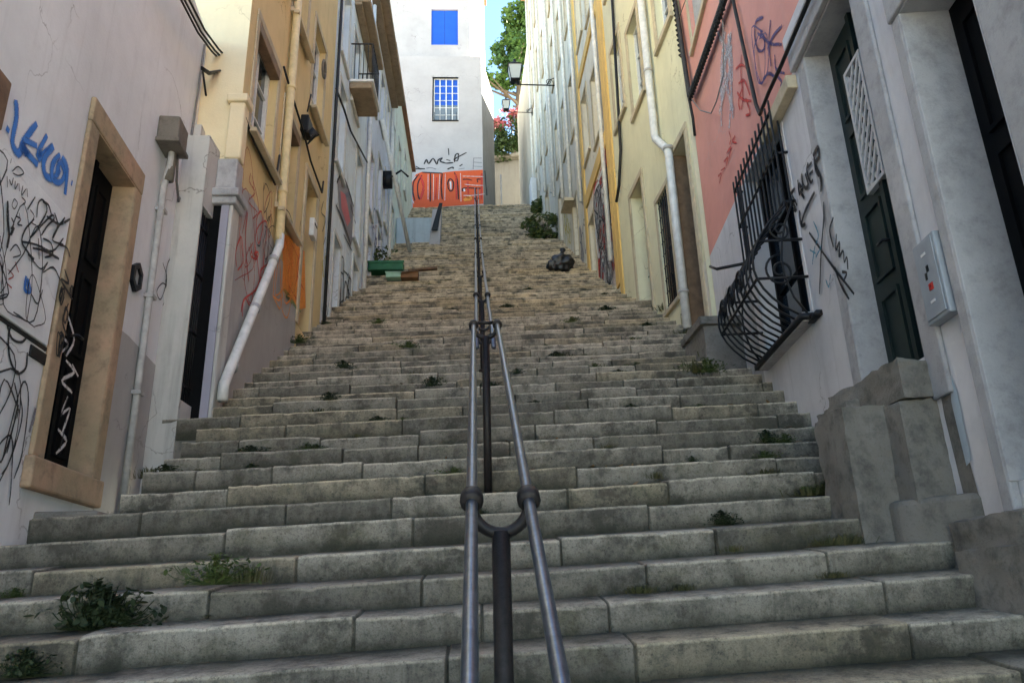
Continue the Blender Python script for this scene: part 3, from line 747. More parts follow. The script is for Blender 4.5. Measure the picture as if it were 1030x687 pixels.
graffiti(LB, [[(338,184),(343,176),(349,188),(355,208)], [(337,206),(344,222),(352,246)], [(345,236),(353,252)], [(352,206),(357,225)]], .07, M['sp_black'], b, 'graffiti', o=.011)
scribble(LB, (.1,.7,3.8,5.4), 7, .03, M['sp_black'], b, 120, o=.012)
scribble(LB, (1.4,2.6,5.0,6.2), 9, .05, M['sp_black'], b, 11, label='black tags by the stairs')
# LEFT 4: lavender blue
LV = Facade((-2.55, 15.55), 0, 'L')
b = thing('lavender_house', 'lavender blue weathered house with deep brown eaves', 'house', (-2.55, 17.8, 7))
hs = [(.5,1.2,8.9,10.5,.2), (2.0,2.7,9.6,11.2,.2), (3.4,4.0,10.0,11.6,.2), (.5,1.2,11.9,13.6,.2), (2.0,2.7,12.3,13.9,.2), (3.4,4.0,12.6,14.0,.2)]
dd_ = [(.6,1.25,6.4,8.2,.2,'d'), (2.3,2.95,7.6,9.2,.2,'d')]
wall_mesh(LV, 0, 4.5, 4.5, 14.6, hs+dd_, .2, 'wall', M['lavblue'], b)
dress(LV, b, hs+dd_, M['ptrim'], dmat='brown')
mb = MB(); mb.fbox(LV, -.02, 4.55, 14.6, 14.74, -6, .42); mb.build('roof', M['soffit'], b, .02)
mb = MB(); mb.fbox(LV, 0, 4.5, 14.5, 14.599, 0, .2); mb.build('eave_moulding', M['soffit'], b)
mb = MB(); mb.tube([LV.pt(.1,14.4,.06), LV.pt(.1,6.3,.06)], .05, 8); mb.tube([LV.pt(4.4,14.4,.06), LV.pt(4.4,9.0,.06)], .05, 8); mb.build('downpipe', M['pipew'], b)
scribble(LV, (1.4,3.4,8.0,9.6), 10, .05, M['sp_purple'], b, 5, label='violet tags at stair level')
mb = MB(); mb.fbox(LV, 2.9, 3.2, 10.9, 11.3, 0, .25); mb.tube([LV.pt(3.05,11.1,.1), LV.pt(3.05,11.4,.5), LV.pt(3.05,11.2,.7)], .03, 6); mb.build('wall_lamp', M['iron'], b)
# LEFT 5: mint
LM = Facade((-2.6, 20.1), 0, 'L')
b = thing('mint_house', 'narrow pale mint green house beside the top flight of stairs', 'house', (-2.6, 23, 10))
hs = [(.6,1.3,12.9,14.6,.2), (2.4,3.1,13.3,15.0,.2), (4.4,5.0,14.2,15.8,.2)]
dd_ = [(.8,1.5,9.9,11.7,.2,'d'), (3.2,3.9,11.6,13.4-.3,.2,'d')]
wall_mesh(LM, 0, 7.6, 7.5, 16.9, hs+dd_, .2, 'wall', M['mint'], b)
dress(LM, b, hs+dd_, M['ptrim'], dmat='brown')
mb = MB(); mb.fbox(LM, -.02, 7.62, 16.9, 17.05, -6, .15); mb.build('roof', M['roof'], b, .02)
t_ = MB(); t_.tube([LV.pt(2.6,12.9,.10), Vector((-2.02,21.4,tread_z(21.4)+.02))], .045, 8)
P1 = ray(385,120); P2 = ray(413,251)
dl = 20.5; wv = P2*dl
mb = MB(); mb.tube([Vector((-2.46, 17.4, P1.z*17.4)), Vector((wv.x, dl, tread_z(dl)+.0))], .06, 8)
tag(mb.build('leaning_pole', M['wframe']), 'long white pole leaning from the stairs against the lavender house', 'pole')

# ------------------------------------------------------------------ WHITE HOUSE at the top
HF = Facade((0, 29.6), 90, 'L')                     # s runs along +X, normal towards the camera
b = thing('white_house', 'tall white house closing the stairs with a blue window and orange mural', 'house', (-1.5, 29.6, TOPZ))
bz = TOPZ-.6
hw = (HF.uv(435,78)[0], HF.uv(461,78)[0], HF.uv(448,122)[1], HF.uv(448,78)[1])
hu = (HF.uv(434,10,-.35)[0], HF.uv(460.5,10,-.35)[0], HF.uv(447,45.5,-.35)[1], HF.uv(447,10,-.35)[1])
ztop = HF.uv(448,57)[1]; xrr = HF.uv(485,120)[0]; xru = HF.uv(473,30,-.35)[0]
wall_mesh(HF, -4.2, xrr, bz, ztop, [(*hw,.25)], .25, 'lower_wall', M['house'], b, sides=False)
mb = MB(); mb.open = True
mb.quad((xrr,29.6,bz),(xrr+.62,32.6,bz),(xrr+.62,32.6,ztop),(xrr,29.6,ztop))
mb.build('side_wall', M['concrete'], b)
mb = MB(); mb.open = True
mb.quad((-4.2,29.6,ztop),(xrr,29.6,ztop),(xrr+.62,32.6,ztop),(-4.2,34,ztop)); mb.quad((-4.2,29.6,bz),(-4.2,34,bz),(-4.2,34,ztop),(-4.2,29.6,ztop))
mb.quad((xrr+.62,32.6,bz),(-4.2,34,bz),(-4.2,34,ztop),(xrr+.62,32.6,ztop)); mb.build('terrace', M['house'], b)
HU = Facade((0, 29.95), 90, 'L')
wall_mesh(HU, -4.6, xru, ztop, 31.5, [(*hu,.12)], .12, 'upper_wall', M['house'], b, sides=False)
mb = MB(); mb.open = True
mb.quad((xru,29.95,ztop),(xru+.75,33.5,ztop),(xru+.75,33.5,31.5),(xru,29.95,31.5)); mb.quad((-4.6,29.95,ztop),(-4.6,34,ztop),(-4.6,34,31.5),(-4.6,29.95,31.5))
mb.quad((xru+.75,33.5,ztop),(-4.6,34,ztop),(-4.6,34,31.5),(xru+.75,33.5,31.5)); mb.build('upper_side_wall', M['house'], b)
mb = MB(); mb.box(-4.8, xru+.9, 29.8, 34.2, 31.5, 31.7); mb.build('roof', M['roof'], b, .03)
wn = window(HF, (hw[0]+.06,hw[1],hw[2]+.02,hw[3]), .16, b, 'wframe', 'bluesh', 4, 6, .04)
mb = MB(); zz = hw[2]+(hw[3]-hw[2])*.40
mb.fbox(HF, hw[0]+.07, hw[1]-.03, hw[2]+.04, zz, -.155, -.150); mb.build('lower_pane', M['glassb'], wn)
mb = MB(); mb.fbox(HF, hw[0]-.05, hw[1]+.05, hw[3], hw[3]+.09, -.2, .02); mb.build('window_lintel', M['gstone'], b)
mb = MB()
for k in range(5): a = hw[0]+.1+(hw[1]-hw[0]-.2)*k/4; mb.tube([HF.pt(a,hw[2],.04), HF.pt(a,hw[2]+.45+.1*(k%2),.04)], .012, 5)
mb.fbox(HF, hw[0], hw[1], hw[2]-.02, hw[2]+.02, 0, .06); mb.build('window_guard', M['iron'], b)
mb = MB(); mb.fbox(HU, hu[0], hu[1], hu[2], hu[3], -.13, -.08); wb = mb.build('window', M['bluesh'], b)
mb = MB(); a = (hu[0]+hu[1])/2; mb.fbox(HU, a-.006, a+.006, hu[2], hu[3], -.08, -.075); mb.build('shutter_joint', M['cable'], wb)
cH = crop(400, 140, 1/9.81)
q = [HF.uv(*cH(*p)) for p in ((140,420),(180,350),(240,325),(430,335),(560,318),(860,305),(890,640),(640,655),(150,690))]
q = [(min(a, xrr-.01), z_) for a, z_ in q]
poly(HF, q, .006, 'mural', M['sp_fl'], b)['label'] = 'orange block letter mural'
graffiti(HF, [[(210,350),(160,420),(150,520),(170,610)], [(240,360),(200,440),(200,540),(215,600)], [(325,340),(325,480),(320,620)], [(440,340),(430,460),(440,600)], [(560,330),(590,420),(600,600)]], .07, M['sp_black'], b, 'graffiti', o=.010, conv=cH)
graffiti(HF, [[(500,500),(495,430),(520,395),(550,430),(545,500),(520,515),(500,490)], [(640,400),(690,400),(735,410)], [(640,520),(645,490),(720,485),(830,490)], [(790,430),(785,400),(820,400)], [(240,330),(340,335),(440,340)], [(860,315),(880,560)], [(770,490),(775,600)]], .07, M['sp_black'], b, 'graffiti', o=.011, conv=cH)
graffiti(HF, [[(180,370),(135,440),(135,560),(160,640)], [(300,350),(300,600)], [(355,350),(350,610)], [(415,350),(405,600)], [(470,345),(465,610)], [(620,340),(625,620)], [(640,370),(740,372),(850,375)], [(660,450),(760,460),(850,462)], [(650,560),(740,560),(860,545)]], .035, M['sp_white'], b, 'graffiti', o=.020, conv=cH)
graffiti(HF, [[(225,360),(255,480),(225,600)], [(385,380),(375,600)], [(575,350),(580,600)], [(690,420),(700,600)], [(830,340),(825,600)]], .10, M['sp_red'], b, 'graffiti', o=.0085, conv=cH)
graffiti(HF, [[(520,420),(525,500)], [(655,495),(660,520)]], .12, M['sp_white'], b, 'graffiti', o=.014, conv=cH)
graffiti(HF, [[(690,560),(720,590),(650,600)]], .22, M['sp_orange'], b, 'graffiti', o=.013, conv=cH)
graffiti(HF, [[(260,250),(285,205),(305,245),(350,195),(385,250),(400,210),(440,190),(420,220),(455,235),(480,240),(550,235)], [(500,95),(505,160)], [(480,205),(520,215)], [(560,230),(570,160),(600,150),(590,215),(560,200),(680,135)], [(130,285),(190,295),(270,295)], [(180,270),(230,300)], [(490,300),(540,280),(550,295)], [(610,270),(640,250)]], .075, M['sp_black'], b, 'graffiti', conv=cH, label='black tag above the mural')
graffiti(HF, [[(745,190),(830,190)], [(750,230),(830,235)], [(750,190),(745,300)], [(750,270),(835,275)], [(280,290),(330,285),(380,300)], [(600,300),(660,290)]], .05, M['sp_grey'], b, 'graffiti', conv=cH)

# right of the white house
b = thing('retaining_wall', 'pale grey retaining wall behind the stair head under bougainvillea', 'wall', (2, 36, TOPZ))
mb = MB()
mb.box8([(-2.5,36,TOPZ-.5),(6,36,TOPZ-.5),(6,37,TOPZ-.5),(-2.5,37,TOPZ-.5),(-2.5,36.3,TOPZ+7.0),(6,36.3,TOPZ+7.9),(6,37,TOPZ+7.9),(-2.5,37,TOPZ+7.0)])
mb.build('wall', M['rgrey'], b, .05)
mb = MB(); mb.box8([(-2.5,35.9,TOPZ+7.0),(6,35.9,TOPZ+7.9),(6,37.2,TOPZ+7.9),(-2.5,37.2,TOPZ+7.0),(-2.5,35.9,TOPZ+7.2),(6,35.9,TOPZ+8.1),(6,37.2,TOPZ+8.1),(-2.5,37.2,TOPZ+7.2)]); mb.build('coping', M['block'], b, .03)
mb = MB(); mb.box(-30, 30, 38, 90, TOPZ-2, TOPZ+4.8); struct(mb.build('terrain', M['earth']))

def leaf_cloud(mb, c, rad, n, size, rnd, flat_=1, shell=.35, ns=.6, th=-.1):
    k = 0; tries = 0
    while k < n and tries < n*8:
        tries += 1
        d = Vector((rnd.gauss(0,1), rnd.gauss(0,1), rnd.gauss(0,1))).normalized()
        r = rnd.uniform(shell, 1)**.6
        p = Vector((d.x*rad[0], d.y*rad[1], d.z*rad[2]))*r + Vector(c)
        if noise.noise(p*ns) + .35*noise.noise(p*ns*2.7) < th: continue
        k += 1
        u = Vector((rnd.gauss(0,1), rnd.gauss(0,1), rnd.gauss(0,.7))).normalized(); w = u.cross(Vector((rnd.gauss(0,1), rnd.gauss(0,1), rnd.gauss(0,1)))).normalized()
        s_ = size*rnd.uniform(.6, 1.3)
        mb.quad(p-u*s_*.5, p+w*s_*.28, p+u*s_*.5, p-w*s_*.28)
rnd = random.Random(21)
TZ = TOPZ+4.8
t_ = thing('leafy_tree', 'green leafy tree rising behind the bougainvillea at the stair head', 'tree', (2.6, 39, TZ))
mb = MB(); mb.tube([(2.6,39,TZ-.3),(2.5,39,TZ+2.5),(2.7,39,TZ+8),(3.0,39.2,TZ+14)], [.28,.22,.17,.06], 9)
for k in range(9):
    a = rnd.uniform(0,6.28); h = rnd.uniform(8,12); L = rnd.uniform(1.4,2.4)
    mb.tube([(2.8,39,TZ+h),(2.4+L*.5*math.cos(a),39+L*.5*math.sin(a),TZ+h+.8),(2.4+L*math.cos(a),39+L*math.sin(a),TZ+h+1.3)], [.09,.06,.02], 6)
mb.build('trunk', M['bark'], t_)
mb = MB(); mb.open = True
cen = [(3.3,39,TZ+11.4,2.0,1.9),(1.9,38.6,TZ+10.3,1.2,1.0),(3.4,39,TZ+13.6,1.5,1.5),(2.3,39.3,TZ+12.4,1.2,1.3),(1.25,38.5,TZ+10.0,.75,.6),(2.9,39,TZ+14.8,1.1,1.0),(3.9,39,TZ+15.2,1.3,1.2)]
for (x,y,zc,r,rz) in cen: leaf_cloud(mb, (x,y,zc), (r,r,rz), int(1500*r*r/2.5), .30, rnd, ns=.9, th=-.05)
mb.build('crown', M['tree_leaf'], t_)
t_ = thing('bougainvillea', 'dark bougainvillea hedge with pink red flowers on the retaining wall', 'shrub', (2.3, 36.6, TOPZ+5.6))
mb = MB(); mb.open = True
for (x,zc,r,rz) in ((1.0,8.9,.8,.9),(2.1,9.1,1.0,1.1),(3.3,9.4,1.1,1.1),(1.5,8.0,.8,.7),(2.6,8.4,.9,.6)): leaf_cloud(mb, (x,36.2,TOPZ+zc), (r,.7,rz), 900, .22, rnd, ns=1.3, th=-.2)
mb.build('foliage', M['boug_l'], t_)
mb = MB(); mb.open = True
for (x,zc,r,rz) in ((1.0,9.6,.7,.5),(2.0,10.0,.9,.5),(3.1,10.3,.9,.5),(.75,9.1,.35,.4)): leaf_cloud(mb, (x,36.0,TOPZ+zc), (r,.6,rz), 330, .20, rnd, ns=1.6, th=.0)
mb.build('flowers', M['boug'], t_)
mb = MB(); mb.tube([(2.3,36.6,TOPZ+7.3),(2.2,36.4,TOPZ+8.4),(1.6,36.2,TOPZ+9.1)], [.07,.05,.02], 6); mb.build('stem', M['bark'], t_)
# little railing and red barrier at the stair head
t_ = thing('low_railing', 'short black railing standing at the head of the stairs', 'railing', (1.1, 30.5, TOPZ))
mb = MB()
for x in (.75, 1.05, 1.35): mb.tube([(x,30.6,TOPZ),(x,30.6,TOPZ+.85)], .035, 6)
mb.tube([(.72,30.6,TOPZ+.8),(1.38,30.6,TOPZ+.8)], .03, 6); mb.build('bars', M['iron'], t_)
mb = MB(); mb.tube([(1.2,30.4,TOPZ),(1.2,30.4,TOPZ+3.0)], .03, 6); mb.build('post', M['pipeg'], t_)
t_ = thing('red_barrier', 'low faded red barrier beyond the black railing', 'barrier', (2.0, 32, TOPZ))
mb = MB(); mb.box(1.35,2.55,32,32.08,TOPZ+.35,TOPZ+.80); mb.build('panel', M['redp'], t_, .02)
mb = MB()
for x in (1.45, 2.45): mb.box(x-.05,x+.05,31.9,32.2,TOPZ,TOPZ+.95)
mb.build('leg', M['redp'], t_, .01)

# ------------------------------------------------------------------ RIGHT 1: pink and lilac house
RW = Facade((2.72, 5.0), 5.5, 'R')
b = thing('pink_house', 'salmon pink and lilac white house with grey stone doorways and a bellied grille', 'house', (2.9, 6, .5))
D2 = (-.90, .06, 1.28, 4.16); D1_ = (-2.12, -1.47, .46, 3.23)
WG = (.80, 2.12, 2.18, 4.20)
lh = [(*D2,.24), (*D1_,.27), (*WG,.30)]
wall_mesh(RW, -6.5, 4.05, -1.7, 4.22, lh, .3, 'wall', M['rwhite'], b, depth=6)
pw = RW.rect((735,0),(697,0),(712,20),(696,48)); 
WP = (2.15, 3.5, 7.15, 9.4); WQ = (.4, 1.3, 7.7, 9.5); WR = (-1.6,-.7,6.6,8.6)
wall_mesh(RW, -6.5, 4.05, 4.22, 12.2, [(*WP,.2),(*WQ,.2),(*WR,.2)], .2, 'upper_wall', M['pink'], b, depth=6)
for w in (WP, WQ, WR):
    surround(RW, w, .10, .02, M['tstone'], b); window(RW, w, .12, b, 'wframe', 'glassb', 2, 3)
mb = MB(); mb.fbox(RW, WP[0]+.02, WP[1]-.02, WP[2]+.02, WP[3]-.3, -.08, -.05); mb.build('blind', M['blind'], b)
mb = MB(); mb.fbox(RW, -6.5, 4.1, 12.2, 12.4, -6, .3); mb.build('roof', M['roof'], b, .02)
# stone door frames
mb = MB(); w_ = .20
mb.fbox(RW, D2[0]-w_, D2[0], 1.0, D2[3], -.001, .03); mb.fbox(RW, D2[1], D2[1]+.15, 1.0, D2[3], -.001, .005); mb.fbox(RW, D2[0]-w_, D2[1]+w_, D2[3], D2[3]+.22, -.001, .05)
mb.fbox(RW, D2[1]-.012, D2[1]+.002, D2[2], D2[3], -.23, .003); mb.fbox(RW, D2[0]-.002, D2[0]+.012, D2[2], D2[3], -.23, .003)
mb.fbox(RW, D2[0]+.012, D2[1]-.012, D2[3]-.012, D2[3]+.002, -.23, .003)
mb.build('door_frame', M['gstone'], b, .012)
mb = MB(); w_ = .10
mb.fbox(RW, D1_[0]-.34, D1_[0], -1.2, D1_[3], -.001, .05); mb.fbox(RW, D1_[1], D1_[1]+w_, .2, D1_[3], -.001, .05); mb.fbox(RW, D1_[0]-.34, D1_[1]+w_, D1_[3], D1_[3]+.3, -.001, .07)
mb.fbox(RW, D1_[1]-.012, D1_[1]+.002, D1_[2], D1_[3], -.26, .048); mb.fbox(RW, D1_[0]-.002, D1_[0]+.012, D1_[2], D1_[3], -.26, .048)
mb.fbox(RW, D1_[0]+.012, D1_[1]-.012, D1_[3]-.012, D1_[3]+.002, -.26, .048)
mb.build('door_frame', M['gstone'], b, .012)
dd2 = door(RW, (D2[0]+.012, D2[1]-.012, D2[2], D2[3]-.012), .20, b, 'dgreen', 4, 2)
dd2['label'] = 'dark green double door with a pale lattice panel'
la = RW.rect((893,190),(848,75),(893,190),(848,75), -.24)
lz1 = RW.uv(848,75,-.26)[1]; lz0 = RW.uv(890,190,-.26)[1]
mb = MB(); s0, s1 = -.90+.50, .06
s0 = -.44
lq = [RW.uv(*p, -.17) for p in ((847,83),(858,60),(891,175),(878,192))]
s1 = (lq[0][0]+lq[3][0])/2; s0 = (lq[1][0]+lq[2][0])/2; L0 = (lq[2][1]+lq[3][1])/2; L1 = (lq[0][1]+lq[1][1])/2
s0, s1 = min(s0, s1-.30), s1
mb.fbox(RW, s0, s0+.03, L0, L1, -.198, -.155); mb.fbox(RW, s1-.03, s1, L0, L1, -.198, -.155); mb.fbox(RW, s0+.03, s1-.03, L0, L0+.03, -.198, -.155); mb.fbox(RW, s0+.03, s1-.03, L1-.03, L1, -.198, -.155)
W_, H_ = s1-s0-.06, L1-L0-.06
def clip_line(c, sg):
    out = []
    for k in range(61):
        u = k/60*W_; v = sg*u + c
        if 0 <= v <= H_: out.append((s0+.03+u, L0+.03+v))
    return out
for sg in (1, -1):
    c = -W_ if sg == 1 else 0
    while c < H_+W_:
        L = clip_line(c*1.0, sg*1.35)
        if len(L) > 1:
            (a0, z0), (a1, z1) = L[0], L[-1]; dv = Vector((a1-a0, z1-z0)).normalized(); pv = Vector((-dv.y, dv.x))*.014
            o0, o1 = (-.182, -.170) if sg == 1 else (-.1695, -.1575)
            mb.box8([RW.pt(a0+pv.x,z0+pv.y,o0),RW.pt(a1+pv.x,z1+pv.y,o0),RW.pt(a1-pv.x,z1-pv.y,o0),RW.pt(a0-pv.x,z0-pv.y,o0),RW.pt(a0+pv.x,z0+pv.y,o1),RW.pt(a1+pv.x,z1+pv.y,o1),RW.pt(a1-pv.x,z1-pv.y,o1),RW.pt(a0-pv.x,z0-pv.y,o1)])
        c += .125
mb.build('lattice', M['lattice'], dd2)
door(RW, (D1_[0]+.012, D1_[1]-.012, D1_[2], D1_[3]-.012), .24, b, 'black', 3, 1, False)
# grille window
window(RW, WG, .2, b, 'black', 'glass', 2, 3)
mb = MB(); mb.fbox(RW, WG[0]-.06, WG[1]+.06, WG[2]-.09, WG[2]-.005, -.2, .10); mb.build('window_sill', M['gstone'], b, .01)
mb = MB(); mb.fbox(RW, WG[0]-.06, WG[0], WG[2], WG[3], -.001, .010); mb.fbox(RW, WG[1], WG[1]+.06, WG[2], WG[3], -.001, .010); mb.build('window_surround', M['rwhite'], b, .01)
def gprof(zf):                                     # how far the bars stand off the wall at relative height 0..1
    if zf > .50: return .10
    u = zf/.50
    return .10 + .36*math.sin(math.pi*min(1, u))**.8*(1.12-.35*u)
gz0, gz1 = 2.14, 4.18
mb = MB()
ng = 13
def gbar(a, zt=gz1+.06):
    P = []
    for k in range(25):
        zf = k/24; P.append(RW.pt(a, gz0+(gz1-gz0)*zf, gprof(zf)))
    P.append(RW.pt(a, zt, .10)); return P
for k in range(ng):
    a = .74 + (2.18-.74)*k/(ng-1)
    mb.tube(gbar(a), .0105, 6)
for zf in (0.0, .17, .34, .52, .76, .97):
    zz = gz0+(gz1-gz0)*zf; o_ = gprof(zf)
    mb.tube([RW.pt(.74,zz,0), RW.pt(.74,zz,o_), RW.pt(2.18,zz,o_), RW.pt(2.18,zz,0)], .014, 6)
for a in (.74, 2.18):                              # side rails following the belly
    for f in (.45,): mb.tube([RW.pt(a, gz0+(gz1-gz0)*k/12, gprof(k/12)*f) for k in range(13)], .010, 6)
def scroll(cfun, r, turns, n=30): return [cfun(r*(1-k/n*.8)*math.cos(turns*6.283*k/n), r*(1-k/n*.8)*math.sin(turns*6.283*k/n)) for k in range(n+1)]
for (zc, oc, r) in ((2.55,.22,.15),(2.93,.17,.11)):
    mb.tube(scroll(lambda u, v: RW.pt(.74, zc+u, oc+v*.9), r, 1.6), .011, 5)
for ac in (1.15, 1.5, 1.85):
    for zc in (2.62,):
        o_ = gprof((zc-gz0)/(gz1-gz0))+.02
        mb.tube(scroll(lambda u, v: RW.pt(ac+u, zc+v, o_), .13, 1.7), .010, 5)
mb.fbox(RW, .56, .78, 2.08, 2.12, 0, .05); mb.fbox(RW, .70, 2.22, 2.10, 2.15, .0, .13)
mb.tube([RW.pt(2.35,3.35,.0), RW.pt(2.55,3.38,.30), RW.pt(2.75,3.5,.32)], .018, 6)
mb.build('window_grille', M['iron'], b)
# band over the window and door
mb = MB(); mb.fbox(RW, .26, 1.12, 4.02, 4.15, 0, .09); mb.build('string_course', M['tstone'], b, .01)
mb = MB(); mb.fbox(RW, -.9, .26, 4.385, 4.50, 0, .07); mb.build('lintel_band', M['rwhite'], b, .01)
# graffiti on it
cP = crop(700, 0, .2911)
graffiti(RW, [[(235,60),(210,75),(205,120),(215,170),(235,175),(240,140),(215,115)], [(260,70),(255,150),(262,230)], [(225,110),(255,150),(300,155)], [(300,90),(270,125),(250,170)], [(340,115),(315,135)], [(310,190),(330,170),(345,200),(340,240)], [(275,190),(280,240),(310,255)], [(235,275),(255,255),(280,270)], [(285,265),(300,285),(295,300)]], .035, M['sp_purple'], b, 'graffiti', conv=cP, label='dark violet tag on the pink wall')
graffiti(RW, [[(160,190),(158,260),(165,330),(160,380)], [(140,240),(160,225),(185,240)], [(150,290),(170,280),(190,330)], [(145,320),(165,345),(195,350)], [(165,300),(150,350),(155,380)], [(175,340),(190,390),(175,400)]], .035, M['sp_red'], b, 'graffiti', conv=cP)
graffiti(RW, [[(118,455),(125,480),(120,500)], [(140,470),(130,490),(145,495)], [(110,530),(125,510),(118,550)], [(100,560),(115,545),(108,575)], [(90,590),(105,580)], [(80,610),(92,600),(85,635)]], .030, M['sp_red'], b, 'graffiti', o=.008, conv=cP)
rn = random.Random(5)
graffiti(RW, [[(70+rn.uniform(0,60), 130+rn.uniform(-20,40)), (80+rn.uniform(0,50), 230), (75+rn.uniform(0,60), 300+rn.uniform(0,150))] for _ in range(9)], .09, M['sp_pale'], b, 'graffiti', o=.005, conv=cP)
cB = crop(780, 140, .2473)
graffiti(RW, [[(60,250),(50,280),(62,300),(48,250)], [(85,200),(66,230),(75,255),(92,290),(78,285)], [(75,230),(95,270)], [(97,165),(105,230),(100,185),(118,205),(108,215),(125,240)], [(113,140),(118,180),(130,200),(140,185),(128,140)], [(140,95),(135,130),(150,175),(160,165)], [(138,115),(155,95)], [(145,145),(160,130)], [(165,75),(170,120),(185,150)], [(160,70),(180,35),(185,70),(170,100),(192,160),(193,215)], [(167,215),(130,290),(110,350)], [(105,290),(112,350),(130,345)]], .042, M['sp_black'], b, 'graffiti', o=.013, conv=cB, label='black lettering reading CRUER')
graffiti(RW, [[(205,255),(205,330),(195,450),(188,630)], [(145,380),(180,430),(240,515),(330,630)], [(245,318),(230,370),(245,440)], [(258,385),(255,450),(270,420),(268,480)], [(270,480),(285,455),(290,500),(300,480),(305,530)], [(280,540),(300,545),(290,570)], [(250,520),(275,590),(310,650)]], .030, M['sp_black'], b, 'graffiti', o=.014, conv=cB)
graffiti(RW, [[(165,335),(185,390),(170,440),(160,510)], [(150,450),(175,465)], [(175,480),(200,430)], [(235,550),(228,600),(215,570)]], .022, M['sp_teal'], b, 'graffiti', o=.016, conv=cB)
scribble(RW, (.3,1.1,4.6,6.4), 4, .022, M['sp_purple'], b, 111, o=.030)
poly(RW, [(2.35,1.9),(3.9,1.9),(3.9,3.3),(3.4,3.5),(2.9,3.2),(2.4,3.3)], .004, 'repair_patch', M['dado'], b)
# damaged plaster strip by the doorway
ds = [RW.uv(*p) for p in ((968,345),(982,330),(1003,400),(1012,470),(1000,480),(986,440))]
poly(RW, [(-1.27+.16,.42),(-1.125+.16,.42),(-1.10+.16,.9),(-1.10+.14,1.25),(-1.2+.16,1.22)], .004, 'plaster_damage', M['block'], b)
poly(RW, [(-1.12,.62),(-1.06,.6),(-1.05,.95),(-1.09,1.12),(-1.13,1.0)], .008, 'plaster_patch', M['bluewall'], b)

t_ = thing('electric_cabinet', 'grey electric meter cabinet with small marks between the stone doorways', 'cabinet', RW.pt(-1.12, 1.38, 0))
c0 = RW.uv(929,257,.05); c1 = RW.uv(950,328,.05); c2_ = RW.uv(947,237,.05)
ca0, ca1 = -1.31+.22, -1.31+.22
mb = MB(); s0, s1 = RW.uv(957,270,.07)[0], RW.uv(935,262,.07)[0]
s0, s1 = -1.35, -1.10
zz0, zz1 = 1.38, 1.86
mb.fbox(RW, s0, s1, zz0, zz1, .0, .07); mb.build('case', M['cab'], t_, .008)
mb = MB(); mb.fbox(RW, s0+.02, s1-.02, zz0+.02, zz1-.02, .071, .078); lid = mb.build('cabinet_door', M['cab'], t_, .004)
mb = MB(); mb.fbox(RW, s0+.1, s0+.15, zz1-.10, zz1-.085, .078, .081); mb.fbox(RW, s0+.1, s0+.15, zz0+.10, zz0+.115, .078, .081); mb.build('latch', M['wframe'], lid)
mb = MB(); mb.fbox(RW, s0+.10, s0+.125, zz1-.20, zz1-.165, .078, .081); mb.fbox(RW, s0+.13, s0+.15, zz1-.24, zz1-.20, .078, .081); mb.build('mark', M['iron'], lid)
mb = MB(); mb.fbox(RW, s0+.09, s0+.135, zz0+.17, zz0+.21, .078, .0815); mb.build('red_mark', M['sp_red'], lid)

mb = MB()
cz0 = RW.uv(702,92)
for dx, dz in ((0,0),(.05,.04),(-.03,.05),(.03,-.04)):
    mb.tube([RW.pt(4.0+dx,12.1,.05), RW.pt(4.02+dx,8.5,.06), RW.pt(3.82+dx,6.8+dz,.07), RW.pt(3.72+dx,6.5+dz,.09), RW.pt(3.2,6.42+dz,.07+dx*.3), RW.pt(1.6,6.22+dz,.07+dx*.3), RW.pt(-3,6.1+dz,.07+dx*.3)], .024, 6)
mb.tube([RW.pt(3.72,6.48,.1), RW.pt(3.80,6.2,.06), RW.pt(3.85,5.95,.05)], .02, 6)
rn = random.Random(9)
for k in range(26):
    a = 3.7-.08*k; zk = 6.48-.011*k; mb.tube([RW.pt(a,zk-.07,.07), RW.pt(a-.02,zk,.115), RW.pt(a-.04,zk+.08,.07)], .014, 5)
    zq = 7.4+.09*k; mb.tube([RW.pt(3.94,zq,.06), RW.pt(4.0,zq+.02,.10), RW.pt(4.07,zq+.04,.06)], .013, 5)
tag(mb.build('cable_bundle', M['cable']), 'thick twisted black cable bundle bending along the pink upper wall', 'cables')
mb = MB()
mb.tube([RW.pt(1.62,12.1,.05), RW.pt(1.62,8.0,.05), RW.pt(1.43,6.03,.05), RW.pt(1.22,4.55,.05), RW.pt(1.12,4.36,.06), RW.pt(.7,4.31,.09), RW.pt(.3,4.29,.09), RW.pt(-.5,4.29,.09), RW.pt(-3,4.27,.09)], .019, 6)
tag(mb.build('wall_cable', M['cable']), 'single black cable dropping down the pink wall and along the door lintel', 'cable')
mb = MB()
mb.tube([RW.pt(3.65,6.4,.08), RW.pt(3.2,5.9,.1), RW.pt(2.7,5.5,.1), RW.pt(2.4,5.45,.1), RW.pt(2.1,5.6,.06), RW.pt(1.9,6.1,.05), RW.pt(1.9,10,.05)], .008, 5)
mb.tube([RW.pt(3.9,8.0,.06), RW.pt(3.2,7.75,.08), RW.pt(2.6,8.1,.06)], .007, 5)
mb.tube([RW.pt(3.0,7.6,.06), RW.pt(2.3,7.4,.08), RW.pt(1.7,7.9,.06)], .007, 5)
tag(mb.build('thin_wires', M['cableg']), 'thin sagging grey wires hanging across the pink wall', 'wires')

